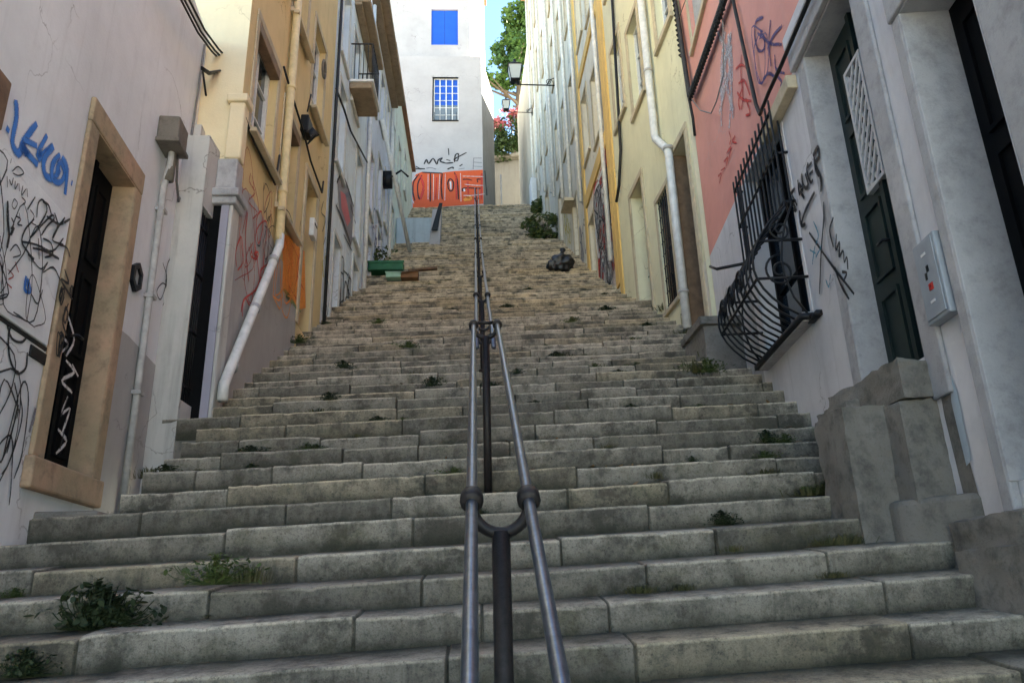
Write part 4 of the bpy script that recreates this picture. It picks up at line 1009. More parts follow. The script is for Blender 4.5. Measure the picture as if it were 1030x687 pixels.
# stoop of rough blocks before the green door
t_ = thing('stone_stoop', 'rough limestone block stoop below the dark green door', 'stoop', (2.5, 4.4, .3))
def rough_block(x0,x1,y0,y1,z0,z1,seed,skew=0,name='block'):
    mb = MB(); rn = random.Random(seed); n = 17
    def P(u,v,w):
        p = Vector((x0+(x1-x0)*u, y0+(y1-y0)*v, z0+(z1-z0)*w + skew*(u-.5)))
        e = sum(1 for q in (u,v,w) if q in (0,1))
        k = noise.noise(p*4+Vector((seed,0,0)))*.016 + noise.noise(p*17)*.012
        c = Vector(((x0+x1)/2,(y0+y1)/2,(z0+z1)/2)); dv = (p-c)
        return p + Vector((math.copysign(1,dv.x)*(abs(u-.5)>.49), math.copysign(1,dv.y)*(abs(v-.5)>.49), math.copysign(1,dv.z)*(abs(w-.5)>.49)))*k - dv*(.012 if e >= 2 else 0)
    g = [k/(n-1) for k in range(n)]
    for ax in range(3):
        for sd in (0,1):
            for a in range(n-1):
                for c_ in range(n-1):
                    q = []
                    for (i,j) in ((a,c_),(a+1,c_),(a+1,c_+1),(a,c_+1)):
                        uvw = [0,0,0]; uvw[ax] = sd; uvw[(ax+1)%3] = g[i]; uvw[(ax+2)%3] = g[j]; q.append(P(*uvw))
                    mb.quad(*q)
    me = mb.build(name, M['block'], t_)
    bm = bmesh.new(); bm.from_mesh(me.data); bmesh.ops.remove_doubles(bm, verts=bm.verts, dist=.0008); bmesh.ops.recalc_face_normals(bm, faces=bm.faces); bm.to_mesh(me.data); bm.free()
    for p in me.data.polygons: p.use_smooth = True
    me.data.set_sharp_from_angle(angle=R_(32))
    return me
rough_block(2.16,2.50,4.30,4.72,.12,1.03,1)            # left block
rough_block(2.41,2.80,4.12,4.7,.20,1.02,2)          # right block
rough_block(2.43,2.85,4.08,5.0,1.02,1.25,3)          # top slab
rough_block(2.34,2.85,4.60,5.05,.85,1.14,4)
mb = MB(); mb.box8([(2.34,4.22,-.2),(2.75,3.72,-.2),(2.9,5,-.2),(2.34,5,-.2),(2.34,4.22,.46),(2.75,3.72,.46),(2.9,5,.46),(2.34,5,.46)]); mb.build('landing_slab', M['block'], t_, .035)
t_ = thing('corner_stones', 'dark broken stone slabs piled against the stairs at the near right doorway', 'stones', (2.5, 3.7, 0))
rough_block(2.38,2.80,3.1,3.85,-.6,.14,6,-.05)
rough_block(2.46,2.84,3.40,3.98,.08,.34,7,.06)
t_ = thing('stone_pier', 'squat grey stone pier at the foot of the white drainpipe', 'pier', (2.85, 8.8, 2.5))

# ------------------------------------------------------------------ RIGHT 2: cream house
RC = Facade((3.06, 9.07), -2.5, 'R')
b = thing('cream_house', 'cream yellow house with barred window, stone doorway and white drainpipe', 'house', (3.0, 11, 3.5))
hd = RC.rect((702,110),(684,95),(722,330),(700,330))
DC = (-.02+.30, .95, 3.0, 6.35); 
DC = (.20, .82, 2.9, 6.30)
WB = (1.25, 1.85, 4.15, 6.05); D3 = (2.55, 3.35, 4.4, 7.0); WU = (1.9, 2.6, 8.3, 10.1); WU2 = (3.2, 3.9, 8.9, 10.7); WU0 = (.25,.9,8.4,10.2)
WX = [(.3,.95,11.6,13.3),(1.9,2.6,11.6,13.3),(3.2,3.9,12.2,13.9)]
wall_mesh(RC, 0, 4.55, 1.0, 15.4, [(*DC,.34),(*WB,.16),(*D3,.3),(*WU,.2),(*WU2,.2),(*WU0,.2)]+[(*w,.2) for w in WX], .2, 'wall', M['cream'], b)
mb = MB(); mb.fbox(RC, 0, 4.6, 15.4, 15.6, -6, .3); mb.build('roof', M['roof'], b, .02)
surround(RC, DC, .11, .03, M['tstone'], b, 'door_frame', bottom=False); surround(RC, D3, .11, .03, M['tstone'], b, 'door_frame', bottom=False)
mb = MB(); mb.fbox(RC, DC[1]-.01, DC[1]+.002, DC[2], DC[3], -.33, .028); mb.build('door_reveal', M['brown'], b)
door(RC, DC, .30, b, 'wood', 3, 1); door(RC, D3, .26, b, 'brown', 3, 1)
mb = MB()
for k in range(7): a = DC[0]+.04+(DC[1]-DC[0]-.08)*k/6; mb.tube([RC.pt(a,4.4,-.22), RC.pt(a,6.25,-.22)], .008, 5)
for zz in (4.4,5.0,5.6,6.2): mb.fbox(RC, DC[0], DC[1], zz-.012, zz+.012, -.235, -.205)
mb.build('door_grille', M['iron'], b)
surround(RC, WB, .09, .02, M['tstone'], b); window(RC, WB, .12, b, 'wood', 'glass')
mb = MB()
for k in range(6): a = WB[0]+.05+(WB[1]-WB[0]-.1)*k/5; mb.tube([RC.pt(a,WB[2],-.02), RC.pt(a,WB[3],-.02)], .010, 5)
for k in range(9): zz = WB[2]+.1+(WB[3]-WB[2]-.2)*k/8; mb.tube([RC.pt(WB[0],zz,-.02), RC.pt(WB[1],zz,-.02)], .008, 5)
mb.build('window_grille', M['iron'], b)
for w in [WU, WU2, WU0]+WX: surround(RC, w, .12, .03, M['tstone'], b); window(RC, w, .15, b)
poly(RC, [(.0,1.2),(.16,1.2),(.16,4.1),(.0,4.2)], .005, 'base_render', M['greyold'], b)
mb = MB(); mb.fbox(RC, 4.32, 4.552, 1.0, 15.38, 0, .035); mb.build('corner_pilaster', M['ochre'], b, .005)
mb = MB(); mb.tube([RC.pt(3.2,12.3,.05), RC.pt(3.6,8.2,.05), RC.pt(3.9,7.6,.06), RC.pt(4.2,7.4,.06)], .03, 6); mb.build('wall_cable', M['cable'], b)
scribble(RC, (.9,1.2,3.7,4.6), 4, .02, M['sp_black'], b, 8)
t_ = thing('drainpipe', 'tall white drainpipe with an elbow down the cream house', 'drainpipe', RC.pt(.95, 3.4, .1))
p0 = RC.uv(640,0,.10); p1 = RC.uv(663,132,.10); p2 = RC.uv(671,152,.10); p3 = RC.uv(692,322,.10)
sa = (p0[0]+p1[0])/2; sb = (p2[0]+p3[0])/2
mb = MB(); mb.tube([RC.pt(sa,15.35,.10), RC.pt(sa,p1[1]+.1,.10), RC.pt(sa-.03,p1[1],.10), RC.pt(sb+.03,p2[1],.10), RC.pt(sb,p2[1]-.1,.10), RC.pt(sb,p3[1]-.1,.10)], .062, 14); mb.build('pipe', M['pipew'], t_)
mb = MB()
for (s_, zz) in ((sa,8.2),(sa,11),(sb,6.35),(sb,4.0)): mb.tube([RC.pt(s_,zz,.10), RC.pt(s_,zz+.04,.10)], .078, 14)
mb.build('bracket', M['pipeg'], t_)
t_ = [o for o in C.objects if o.name.startswith('stone_pier')][0]
pp = [RC.uv(683,330,.35), RC.uv(725,372,.35)]
rough_block(2.56,3.14,7.95,8.75,1.6,2.86,12)
rough_block(2.52,3.14,7.90,8.8,2.86,2.96,13)

# RIGHT 3: peeling house with ochre trim and red mural
RO = Facade(tuple(RC.pt(4.56,0,0).xy), -1, 'R')
b = thing('peeling_house', 'peeling cream house with orange ochre bands and a red mural at its base', 'house', (2.85, 15, 5.5))
hs = [(.8,1.5,9.9,11.7,.2), (2.2,2.9,10.3,12.1,.2), (.8,1.5,13.4,15.2,.2), (2.2,2.9,13.8,15.6,.2)]
dd_ = [(2.3,2.95,6.6,8.6,.2,'d')]
wall_mesh(RO, 0, 3.4, 3.5, 18.2, hs+dd_, .2, 'wall', M['peelw'], b)
dress(RO, b, hs+dd_, M['tstone'], dmat='brown')
mb = MB(); mb.fbox(RO, 0, 3.45, 18.2, 18.4, -6, .3); mb.build('roof', M['roof'], b, .02)
mb = MB(); mb.fbox(RO, .0, .30, 5.8, 18.15, 0, .04); mb.fbox(RO, 3.1, 3.4, 5.8, 18.15, 0, .04); mb.build('pilaster', M['ochre'], b, .006)
mb = MB(); mb.fbox(RO, .3, 3.1, 9.15, 9.5, 0, .045); mb.fbox(RO, .3, 3.1, 12.7, 13.0, 0, .045); mb.build('string_course', M['ochre'], b, .006)
mr = RO.rect((612,185),(592,182),(614,262),(594,255))
poly(RO, [(.32,5.9),(2.2,6.6),(2.2,8.9),(1.2,9.1),(.32,8.6)], .006, 'mural', M['sp_pale'], b)['label'] = 'red and white mural patch'
scribble(RO, (.4,2.1,6.4,9.0), 22, .13, M['sp_red'], b, 31, o=.008)
scribble(RO, (.4,2.1,6.2,8.9), 14, .16, M['sp_white'], b, 37, o=.014)
scribble(RO, (.4,2.1,6.2,8.6), 16, .08, M['sp_grey'], b, 32, o=.018)
scribble(RO, (.4,2.1,6.2,8.8), 12, .05, M['sp_black'], b, 33, o=.028)
mb = MB(); mb.tube([RO.pt(.45,18.1,.08), RO.pt(.45,6.5,.08)], .05, 8); mb.build('downpipe', M['pipew'], b)
# RIGHT 4: weathered grey
RG = Facade(tuple(RO.pt(3.41,0,0).xy), -1, 'R')
b = thing('grey_house', 'weathered grey white house carrying the bracket street lamp', 'house', (2.8, 19.5, 8))
hs = [(.6,1.3,12.2,14,.2), (2.2,2.9,12.6,14.4,.2), (3.9,4.6,13.0,14.8,.2), (.6,1.3,15.8,17.6,.2), (2.2,2.9,16.0,17.8,.2), (3.9,4.6,16.4,18.2,.2), (2.2,2.9,19.4,21.2,.2), (3.9,4.6,19.6,21.4,.2)]
dd_ = [(1.2,1.9,8.4,10.4,.2,'d'), (3.9,4.6,10.2,12.2,.2,'d')]
wall_mesh(RG, 0, 5.6, 6.0, 23.6, hs+dd_, .2, 'wall', M['greyold'], b)
dress(RG, b, hs+dd_, M['tstone'], dmat='wood')
mb = MB(); mb.fbox(RG, 0, 5.6, 23.6, 23.8, -6, .3); mb.build('roof', M['roof'], b, .02)
mb = MB()
for s_ in (.15, 1.75, 3.3, 5.2): mb.tube([RG.pt(s_,23.5,.08), RG.pt(s_,9.5+.6*s_,.08)], .05, 8)
mb.build('downpipe', M['pipew'], b)
mb = MB(); mb.fbox(RG, 1.5, 2.3, 10.4, 10.5, 0, .3); mb.build('ledge', M['tstone'], b, .01)
scribble(RG, (2.4,3.6,9.6,11.4), 8, .06, M['sp_yellow'], b, 41); scribble(RG, (.1,1.1,8.2,10.0), 8, .05, M['sp_grey'], b, 42)
# RIGHT 5: pale
RP = Facade(tuple(RG.pt(5.61,0,0).xy), -2, 'R')
b = thing('pale_house', 'pale weathered house on the right of the stair head', 'house', (2.65, 25.5, 12))
hs = [(.6,1.3,15.4,17.2,.2), (2.2,2.9,16.0,17.8,.2), (.6,1.3,18.8,20.6,.2), (2.2,2.9,19.4,21.2,.2), (3.8,4.5,19.8,21.6,.2), (2.2,2.9,22.6,24.4,.2), (3.8,4.5,22.8,24.6,.2)]
dd_ = [(1.4,2.1,12.0,14.0,.2,'d'), (3.9,4.6,14.6,16.6,.2,'d')]
wall_mesh(RP, 0, 5.2, 9.0, 26.0, hs+dd_, .2, 'wall', M['ltgrey'], b)
wall_mesh(RP, 5.205, 11.5, 12.0, 24.2, [], .2, 'shade_wing', M['shadewing'], b)  # wing added to keep sun off the white house's side; height set for that
dress(RP, b, hs+dd_, M['tstone'], dmat='wood')
mb = MB(); mb.fbox(RP, 0, 5.25, 26, 26.2, -6, .3); mb.build('roof', M['roof'], b, .02)
mb = MB()
for s_ in (.15, 1.75, 3.4, 5.0): mb.tube([RP.pt(s_,25.9,.08), RP.pt(s_,13+.6*s_,.08)], .05, 8)
mb.build('downpipe', M['pipew'], b)
mb = MB(); mb.fbox(RP, 4.5, 5.2, TOPZ-1.5, TOPZ+.9, 0, .25); mb.build('plinth', M['wframe'], b, .03)

# ------------------------------------------------------------------ street lamps on the right
def lantern(x, y, zc, s_, wallx, label):
    t_ = thing('street_lamp', label, 'street lamp', (x, y, zc), 'wall lanterns')
    mb = MB()
    mb.tube([(wallx, y, zc-.55*s_), (x+.1*s_, y, zc-.50*s_), (x, y, zc-.45*s_), (x, y, zc-.32*s_)], .028*s_, 6)
    mb.tube([(wallx-.02, y, zc-.15*s_), (wallx-.25*s_, y, zc-.25*s_), (wallx-.45*s_, y, zc-.53*s_)], .02*s_, 6)
    mb.tube([Vector((wallx-.34*s_+.14*s_*(1-k/24*.8)*math.cos(k/24*10), y, zc-.37*s_+.14*s_*(1-k/24*.8)*math.sin(k/24*10))) for k in range(25)], .016*s_, 5)
    mb.box(wallx-.03, wallx+.02, y-.06, y+.06, zc-.75*s_, zc-.0*s_)
    mb.build('bracket', M['iron'], t_)
    mb = MB()
    a, c_ = .17*s_, .27*s_
    mb.box8([(x-a,y-a,zc-.30*s_),(x+a,y-a,zc-.30*s_),(x+a,y+a,zc-.30*s_),(x-a,y+a,zc-.30*s_),(x-c_,y-c_,zc+.30*s_),(x+c_,y-c_,zc+.30*s_),(x+c_,y+c_,zc+.30*s_),(x-c_,y+c_,zc+.30*s_)])
    mb.build('lamp_glass', M['lampglass'], t_)
    mb = MB(); e_ = c_+.04*s_
    mb.box8([(x-e_,y-e_,zc+.31*s_),(x+e_,y-e_,zc+.31*s_),(x+e_,y+e_,zc+.31*s_),(x-e_,y+e_,zc+.31*s_),(x-.09*s_,y-.09*s_,zc+.55*s_),(x+.09*s_,y-.09*s_,zc+.55*s_),(x+.09*s_,y+.09*s_,zc+.55*s_),(x-.09*s_,y+.09*s_,zc+.55*s_)])
    mb.tube([(x,y,zc+.55*s_),(x,y,zc+.72*s_)], .06*s_, 8); mb.build('cap', M['iron'], t_)
    mb = MB()
    for sx in (-1,1):
        for sy in (-1,1): mb.tube([(x+sx*a*1.03,y+sy*a*1.03,zc-.32*s_),(x+sx*c_*1.03,y+sy*c_*1.03,zc+.32*s_)], .016*s_, 5)
    mb.box(x-a*1.1,x+a*1.1,y-a*1.1,y+a*1.1,zc-.34*s_,zc-.305*s_); mb.build('frame', M['iron'], t_)
r_ = ray(518,75); dl = 20.6; p = r_*dl
lantern(p.x, p.y, p.z, .80, RG.pt(dl-RG.P.y,0,0).x, 'larger black lantern on a scrolled wall bracket of the grey house')
r_ = ray(509,107); dl = 27.5; p = r_*dl
lantern(p.x, p.y, p.z, .6, RP.pt(dl-RP.P.y,0,0).x, 'smaller distant lantern before the bougainvillea')

# ------------------------------------------------------------------ handrail
RX0 = -.02
def axis_x(y): return -.004*0
def rail_z(y):
    if y < 15: return .286 + .561*(y-2.33)
    return tread_z(y) + 1.05
hr = thing('handrail', 'double steel handrail on dark iron posts up the middle of the stairs', 'handrail', (0, 2.33, -.9))
def rx(y): return .085
XC = .075                                          # centre line of the rail
XC = ray(504,543).x*2.33
pY = [2.33-2.87, 2.33, 5.2]
sep1 = .0865
def mk_post(y, half, zt, big=True):
    zb_ = tread_z(y)-.02
    mb = MB(); mb.tube([(XC,y,zb_),(XC,y,zt-half-.01)], .028, 12)
    mb.tube([(XC,y,zb_+.005),(XC,y,zb_+.035)], .05, 12)
    po = mb.build('post', M['post'], hr)
    mb = MB(); mb.tube([(XC+half*math.cos(w), y, zt-.015+half*math.sin(w)) for w in [math.pi*(1+k/14) for k in range(15)]], .018, 8)
    mb.build('yoke', M['post'], po)
    mb = MB(); sl = Vector((0,.872,.489))
    for sx in (-1,1):
        c_ = Vector((XC+sx*half, y, zt)); mb.tube([c_-sl*.030, c_-sl*.022, c_+sl*.022, c_+sl*.030], [.028,.036,.036,.028], 12)
    mb.build('collar', M['post'], po)
for y in pY: mk_post(y, sep1, rail_z(y))
for sx in (-1,1):
    mb = MB(); ys = [-1.6, 0, 1.5, 2.33, 3.5, 5.2, 5.32]
    P = [(XC+sx*sep1, y, rail_z(y)+.004*math.sin(y*2.1)) for y in ys]
    P.append((XC+sx*(sep1+.012), 5.38, rail_z(5.34)-.0)); P.append((XC+sx*(sep1+.02), 5.40, rail_z(5.34)-.05))
    mb.tube(P, .0178, 14); mb.build('rail', M['rail'], hr)
mb = MB(); mb.tube([(XC-sep1,5.3,rail_z(5.3)-.005),(XC+sep1,5.3,rail_z(5.3)-.005)], .014, 8); mb.build('crossbar', M['post'], hr)
sep2 = .066
y = 8.07; Y2 = []
while y < TOPD: Y2.append(y); y += 2.87
def rz2(y): return tread_z(y)+1.02 if 0 else (rail_z(y) if y < 15 else None)
ysamp = [5.55] + [5.55+.5*k for k in range(1, 46)]
sm = lambda y: sum(tread_z(y+dy) - .087 + 0 for dy in (-.45,-.3,-.15,0,.15,.3,.45))/7 + 1.05
for sx in (-1,1):
    mb = MB(); mb.tube([(XC+sx*sep2, y, sm(y)) for y in ysamp if y < TOPD-.2], .0185, 8); mb.build('rail', M['rail'], hr)
for y in Y2: mk_post(y, sep2, sm(y))
for y in (5.75, 6.6):
    mb = MB(); mb.tube([(XC+sep2*math.cos(w), y, sm(y)-.015+sep2*math.sin(w)) for w in [math.pi*(1+k/12) for k in range(13)]], .013, 8); mb.build('yoke', M['post'], hr)

# ------------------------------------------------------------------ side wall, debris, bag
t_ = thing('side_wall', 'pale blue low wall with a white end pillar beside the upper flight', 'wall', (-2.0, 22.3, 11))
Y0 = 22.3
pA, pB = ray(404,247)*Y0, ray(437,240)*Y0; zt = ray(420,219).z*Y0
mb = MB(); mb.box(-2.58, pB.x, Y0, Y0+2.2, tread_z(Y0)-.4, zt); mb.build('wall', M['bluewall'], t_, .02)
pC, pD = ray(431,244)*(Y0-.15), ray(444,244)*(Y0-.15)
mb = MB(); mb.box8([(pC.x,Y0-.15,tread_z(Y0)-.4),(pD.x-.06,Y0-.15,tread_z(Y0)-.4),(pD.x-.06,Y0+.25,tread_z(Y0)-.4),(pC.x,Y0+.25,tread_z(Y0)-.4),(pC.x+.12,Y0-.12,zt+.25),(pD.x,Y0-.12,zt+.25),(pD.x,Y0+.2,zt+.25),(pC.x+.12,Y0+.2,zt+.25)]); mb.build('pillar', M['house'], t_, .02)
q1 = ray(437,232)*(Y0-.25); q2 = ray(443,204)*(Y0-.25)
mb = MB(); dv = Vector((.10,0,0)); a = Vector((q1.x,Y0-.30,q1.z)); c_ = Vector((q2.x,Y0-.24,q2.z))
mb.box8([a-dv,a+dv,a+dv+Vector((0,.05,0)),a-dv+Vector((0,.05,0)),c_-dv*.4,c_+dv*.7,c_+dv*.7+Vector((0,.05,0)),c_-dv*.4+Vector((0,.05,0))])
tag(mb.build('dark_plank', M['cable'], None, .005), 'dark plank propped against the white end pillar', 'plank')
def onstair(px, py):
    best = None
    for k in range(60, 560):
        dd0 = k*.05; r = ray(px, py)*dd0
        if r.z <= tread_z(dd0): return Vector((r.x, dd0, tread_z(dd0)))
    return best
def stairpos(px, py):                               # first tread hit marching away from the camera
    y = 1.3
    while y < TOPD:
        r = ray(px, py)*y
        if r.z <= tread_z(y)+.01: return Vector((r.x, y, tread_z(y)))
        y += .01
    r = ray(px, py)*TOPD; return Vector((r.x, TOPD, TOPZ))
p = stairpos(388,276)
t_ = thing('green_crate', 'flattened green plastic crate lying on the left steps', 'crate', p)
mb = MB(); mb.box(p.x-.42,p.x+.42,p.y-.10,p.y+.2,p.z+.03,p.z+.06); mb.box(p.x-.42,p.x+.42,p.y-.13,p.y-.10,p.z+.03,p.z+.26); mb.box(p.x-.42,p.x+.42,p.y+.2,p.y+.23,p.z+.03,p.z+.30)
for s_ in (-.42,.40): mb.box(p.x+s_,p.x+s_+.02,p.y-.10,p.y+.2,p.z+.06,p.z+.24)
mb.build('shell', M['gplastic'], t_, .01)
mb = MB(); mb.box(p.x-.45,p.x+.45,p.y-.15,p.y-.131,p.z+.20,p.z+.26); mb.build('rim', M['gplastic'], t_, .006)
p = stairpos(396,283)
t_ = thing('pale_box', 'small pale green box below the green crate', 'box', p)
mb = MB(); mb.box(p.x-.17,p.x+.17,p.y-.12,p.y+.12,p.z+.02,p.z+.13); mb.build('body', M['pgreen'], t_, .015)
mb = MB(); mb.box(p.x-.185,p.x+.185,p.y-.135,p.y+.135,p.z+.13,p.z+.155); mb.build('lid', M['pgreen'], t_, .008)
p = stairpos(412,283)
t_ = thing('cardboard_box', 'crushed brown cardboard box beside the pale green box', 'box', p)
mb = MB(); mb.box8([(p.x-.2,p.y-.12,p.z+.02),(p.x+.2,p.y-.10,p.z+.02),(p.x+.2,p.y+.16,p.z+.02),(p.x-.2,p.y+.14,p.z+.02),(p.x-.18,p.y-.10,p.z+.15),(p.x+.21,p.y-.12,p.z+.18),(p.x+.2,p.y+.13,p.z+.16),(p.x-.2,p.y+.16,p.z+.14)]); mb.build('body', M['card'], t_, .01)
mb = MB(); mb.box8([(p.x-.2,p.y-.20,p.z+.10),(p.x+.2,p.y-.21,p.z+.13),(p.x+.2,p.y-.10,p.z+.185),(p.x-.2,p.y-.10,p.z+.158),(p.x-.2,p.y-.20,p.z+.106),(p.x+.2,p.y-.21,p.z+.136),(p.x+.2,p.y-.10,p.z+.191),(p.x-.2,p.y-.10,p.z+.164)]); mb.build('flap', M['card'], t_)
p = stairpos(428,274)
mb = MB(); c_ = Vector(p)
mb.box8([c_+Vector(v) for v in ((-.42,-.08,.02),(.28,-.02,.10),(.28,.10,.10),(-.42,.04,.02),(-.42,-.08,.06),(.28,-.02,.16),(.28,.10,.16),(-.42,.04,.06))])
tag(mb.build('wooden_plank', M['wood'], None, .006), 'short brown plank lying aslant on the steps by the crate', 'plank')
p = stairpos(566,273)
t_ = thing('rubbish_bag', 'full black rubbish bag on the right edge of the steps', 'rubbish bag', p)
mb = MB(); mb.ball(p+Vector((0,0,.21)), .26, 40, 26, .35, (1.05,.8,.85)); mb.ball(p+Vector((-.2,-.05,.14)), .16, 32, 20, .4, (1.1,.8,.8))
mb.build('bag', M['bag'], t_)
mb = MB(); mb.tube([p+Vector((0,0,.44)),p+Vector((.01,0,.50)),p+Vector((.03,.02,.58))], [.07,.035,.08], 9); mb.build('knot', M['bag'], t_)

# ------------------------------------------------------------------ weeds
def weed_proto(name, mat, kind, seed, n):
    rn = random.Random(seed); mb = MB(); mb.open = True
    for k in range(n):
        a = rn.uniform(0, 6.283); r = abs(rn.gauss(0, .06)); b0 = Vector((r*math.cos(a)*1.6, r*math.sin(a)*.6, 0))
        if kind == 'leaf':
            h = rn.uniform(.01, .19)*max(.25, 1-r*3.4); c_ = b0*1.2 + Vector((0,0,h))
            u = Vector((rn.gauss(0,1), rn.gauss(0,1), rn.gauss(0,.6))).normalized(); w = u.cross(Vector((rn.gauss(0,.4),rn.gauss(0,.4),1))).normalized(); s_ = rn.uniform(.010,.022)
            i = len(mb.v); mb.v += [c_-u*s_, c_-u*s_*.3+w*s_*.55, c_+u*s_*.5+w*s_*.4, c_+u*s_, c_+u*s_*.5-w*s_*.4, c_-u*s_*.3-w*s_*.55]; mb.f.append(tuple(range(i,i+6)))
            if k % 4 == 0: mb.tube([b0*.3, b0+Vector((0,0,h*.6)), c_], .002, 4, False)
        else:
            h = rn.uniform(.05,.17); out = Vector((math.cos(a),math.sin(a),0))*rn.uniform(.02,.10); w = Vector((-math.sin(a),math.cos(a),0))*rn.uniform(.003,.006)
            p0, p1, p2 = b0, b0+out*.4+Vector((0,0,h*.7)), b0+out+Vector((0,0,h*rn.uniform(.6,1)))
            mb.quad(p0-w, p0+w, p1+w*.8, p1-w*.8); mb.quad(p1-w*.8, p1+w*.8, p2)
    o = mb.build('leaves', mat, None); mb.smooth = False
    for p in o.data.polygons: p.use_smooth = False
    return o.data, o
pm = {}
for nm, mat, kd, n in (('dark','leaf_dark','leaf',520), ('green','leaf_mid','leaf',340), ('grass','leaf_dry','grass',150), ('dry','leaf_dry','grass',110)):
    me, o = weed_proto(nm, M[mat], kd, len(nm)*7, n); bpy.data.objects.remove(o); pm[nm] = me
def weed(px, py, kind, sc, label, group, wide=1):
    if isinstance(px, Vector): p = px
    else:
        p = stairpos(px, py); nn = next_nose(p.y)
        if p.y < 12: X_ = ray(px,py).x*(nn[0]-.03); p = Vector((X_, nn[0]-.03, p.z+.02+.035*X_))
    o = bpy.data.objects.new('weed_plant', pm[kind]); C.objects.link(o); o.location = p
    if 'small' in label: sc *= .55
    o.scale = (sc*wide, sc, sc); o.rotation_euler = (0,0,random.uniform(-.5,.5)); tag(o, label, 'weed', group); return o
weed(92,640,'dark',1.25,'largest dark leafy weed, low on the left steps','weeds in the stair joints',1.2)
weed(108,640,'dark',.9,'dark leafy weed touching the largest one','weeds in the stair joints',1.2)
weed(22,684,'dark',.65,'dark weed at the bottom left corner of the stairs','weeds in the stair joints')
weed(215,588,'green',.85,'bushy green weed one step above the largest dark one','weeds in the stair joints',1.5)
weed(250,586,'grass',.7,'thin grass tuft beside the bushy green weed','weeds in the stair joints')
for (x,y,k,s_,w_) in ((252,457,'dark',1.0,1.6),(308,448,'green',1.0,1.3),(318,452,'dark',.8,1.2),(252,478,'dark',.7,1),(380,430,'dark',.9,1.3),(404,428,'green',.7,1.2),(166,470,'dark',1.0,1.3),(150,470,'grass',1.2,1),(775,467,'dark',1.1,.9),(645,636,'grass',.6,2),(690,632,'grass',.5,1.5),
    (660,492,'grass',.7,1),(697,470,'dark',.6,.9),(730,375,'dry',2.2,1.6),(712,385,'green',1.6,1.3),(700,388,'dry',1.6,1.3),(748,372,'dry',1.8,1.2),(636,417,'dark',.8,1.4),(598,372,'green',.9,1.5),(560,362,'dark',1,1.6),(330,400,'dark',.8,1.3),(300,345,'green',1.3,1.2),(345,368,'dark',.9,1.3),(434,396,'dark',1.0,1.2),(410,350,'green',.9,1.8),(690,345,'grass',1.6,1.2),(670,322,'grass',1.8,1.2),
    (640,370,'green',.8,1.4),(520,382,'dark',.6,1.2),(575,330,'green',.9,1.5),(380,325,'green',.9,1.5),(330,322,'green',1.2,1.2),(610,315,'dark',1.3,1.3),(840,585,'grass',.6,1.5),(740,590,'grass',.5,1.5)):
    weed(x, y, k, s_, 'small weed growing from a joint of the stone steps', 'small weeds in the stair joints', w_)
rw = random.Random(12)
for k in range(90):
    kk = rw.randrange(9, 52); nd, nz = noses[kk]; X = rw.uniform(xl(nd)+.3, 2.5) if rw.random() < .6 else rw.choice([xl(nd)+rw.uniform(.2,.7), 2.7-rw.uniform(.1,.7)])
    pz = noses[kk-1][1] + .03*X + .016*max(0,1-kk/16)*X + .03
    weed(Vector((X, nd-.02, pz)), 0, rw.choice(['dark','dark','grass','dry','green']), rw.uniform(.35,1.0)*(1+nd*.02), 'small weed growing from a joint of the stone steps', 'small weeds in the stair joints', rw.uniform(1,2))
for (x,y,s_,l) in ((372,270,3.2,'green weed clump behind the crate at the left wall'),):
    weed(x, y, 'green', s_, l, 'weeds by the crate')
rl = random.Random(55); mb = MB(); mb.open = True
for k in range(2600):
    kk = rl.randrange(12, len(noses)-2); nd, nz = noses[kk]; run_ = noses[kk+1][0]-nd
    X = rl.uniform(-2.5, 2.7)
    if noise.noise(Vector((X*.9, nd*.45, 5))) < .02: continue
    f = rl.uniform(.45, .96)**.6
    p = Vector((X, nd+run_*f, nz + tilt(X, kk) + .016 + .018*f + rl.uniform(0,.012)))
    u = Vector((rl.gauss(0,1), rl.gauss(0,1), rl.gauss(0,.35))).normalized(); w_ = u.cross(Vector((rl.gauss(0,.3),rl.gauss(0,.3),1))).normalized(); q = rl.uniform(.012,.035)*(1+nd*.02)
    mb.quad(p-u*q, p+w_*q*.6, p+u*q, p-w_*q*.6)
struct(mb.build('leaf_litter', M['litter']), 'stuff')
rnd = random.Random(77)
for (px,py,r,lab) in ((549,240,.85,'lower wide green bush on the right edge of the upper flight'),(553,217,.75,'upper green bush at the right edge near the stair head')):
    p = stairpos(px,py)
    t_ = thing('bush', lab, 'bush', p, 'bushes on the upper flight')
    mb = MB(); mb.open = True; leaf_cloud(mb, (p.x,p.y,p.z+r*.4), (r*1.0,r*.6,r*.65), 1300, .14, rnd, ns=2.2, th=-.15); mb.build('foliage', M['leaf_mid'], t_)
    mb = MB()
    for k in range(6): a = k*1.05; mb.tube([p,(p.x+.2*math.cos(a),p.y+.15*math.sin(a),p.z+r*.8)], [.015,.006], 5)
    mb.build('stem', M['bark'], t_)

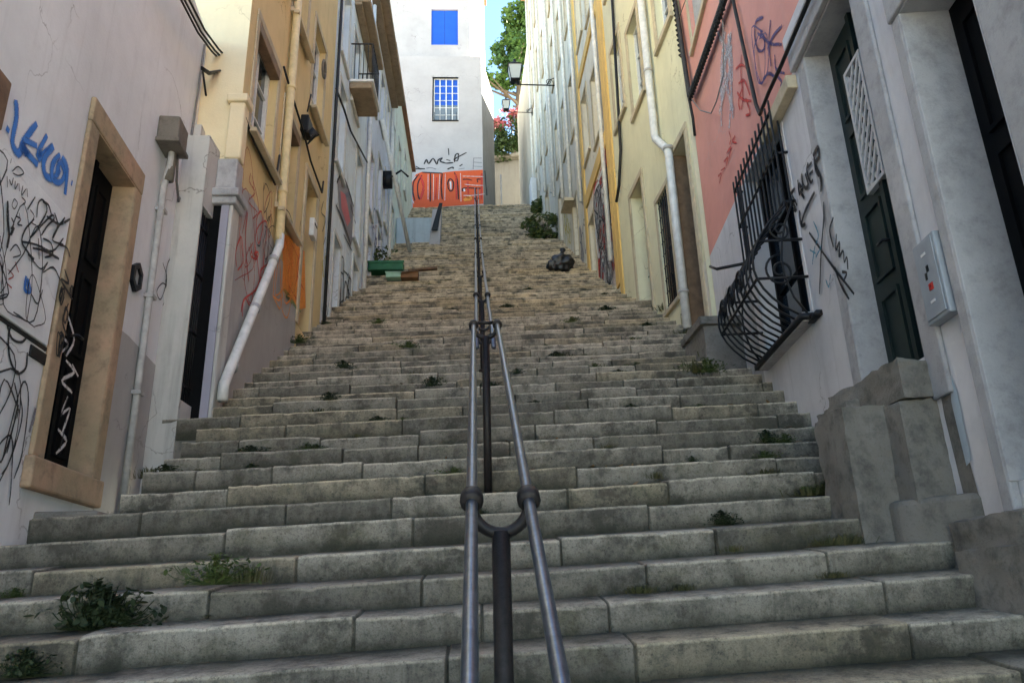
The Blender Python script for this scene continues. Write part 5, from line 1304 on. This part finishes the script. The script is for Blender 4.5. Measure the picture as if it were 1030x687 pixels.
# ------------------------------------------------------------------ pieces that are parts of their own
def split_loose(o):
    me = o.data; par = list(range(len(me.vertices)))
    def find(a):
        while par[a] != a: par[a] = par[par[a]]; a = par[a]
        return a
    for e in me.edges:
        a, c = find(e.vertices[0]), find(e.vertices[1])
        if a != c: par[a] = c
    groups = {}
    for p in me.polygons: groups.setdefault(find(p.vertices[0]), []).append(p)
    if len(groups) < 2: return
    for k, ps in enumerate(groups.values()):
        vs = sorted({v for p in ps for v in p.vertices}); ix = {v: i for i, v in enumerate(vs)}
        nm = bpy.data.meshes.new(me.name)
        nm.from_pydata([me.vertices[v].co[:] for v in vs], [], [tuple(ix[v] for v in p.vertices) for p in ps]); nm.update()
        for q, p in zip(nm.polygons, ps): q.use_smooth = p.use_smooth
        nm.materials.append(me.materials[0])
        c = o.copy(); c.data = nm; C.objects.link(c)
    bpy.data.objects.remove(o)
for o in list(C.objects):
    base = o.name.split('.')[0]
    if o.type == 'MESH' and o.parent and (base in ('downpipe','pipe_clip','bracket','collar','pilaster','string_course','leg','latch','mark','wall_cable','plaster_damage','door_frame','threshold') or (base == 'window_surround' and len(o.data.vertices) == 16)):
        if base == 'door_frame' and o.parent.name.split('.')[0] != 'pink_house': continue
        if base == 'bracket' and o.parent.name.startswith('street_lamp'): continue
        split_loose(o)
# ------------------------------------------------------------------ light
az = Vector((.90,.44)); el = R_(41)
w = bpy.data.worlds.new('World'); scene.world = w; w.use_nodes = True
t = w.node_tree; bg = t.nodes['Background']; sky = t.nodes.new('ShaderNodeTexSky'); sky.sky_type = 'NISHITA'; sky.sun_disc = False
sky.sun_elevation = el; sky.sun_rotation = math.atan2(az.x, az.y); sky.air_density = 1.0; sky.dust_density = .1; sky.ozone_density = 3.0; sky.altitude = 2500
t.links.new(sky.outputs[0], bg.inputs[0]); bg.inputs[1].default_value = .05
sd = bpy.data.lights.new('sun', 'SUN'); sd.energy = 5; sd.angle = R_(.5); sd.color = (1,.94,.85)
so = bpy.data.objects.new('sun', sd); C.objects.link(so)
azn = az.normalized(); dirv = Vector((azn.x*math.cos(el), azn.y*math.cos(el), math.sin(el)))
so.rotation_euler = dirv.to_track_quat('Z','Y').to_euler(); so.location = (20, 10, 40)
scene.view_settings.view_transform = 'Standard'; scene.view_settings.look = 'None'
scene.view_settings.exposure = 3.9
scene.view_settings.use_white_balance = True; scene.view_settings.white_balance_temperature = 7400; scene.view_settings.white_balance_tint = 0; scene.view_settings.gamma = 1
scene.render.engine = 'CYCLES'
scene.cycles.max_bounces = 8; scene.cycles.diffuse_bounces = 6
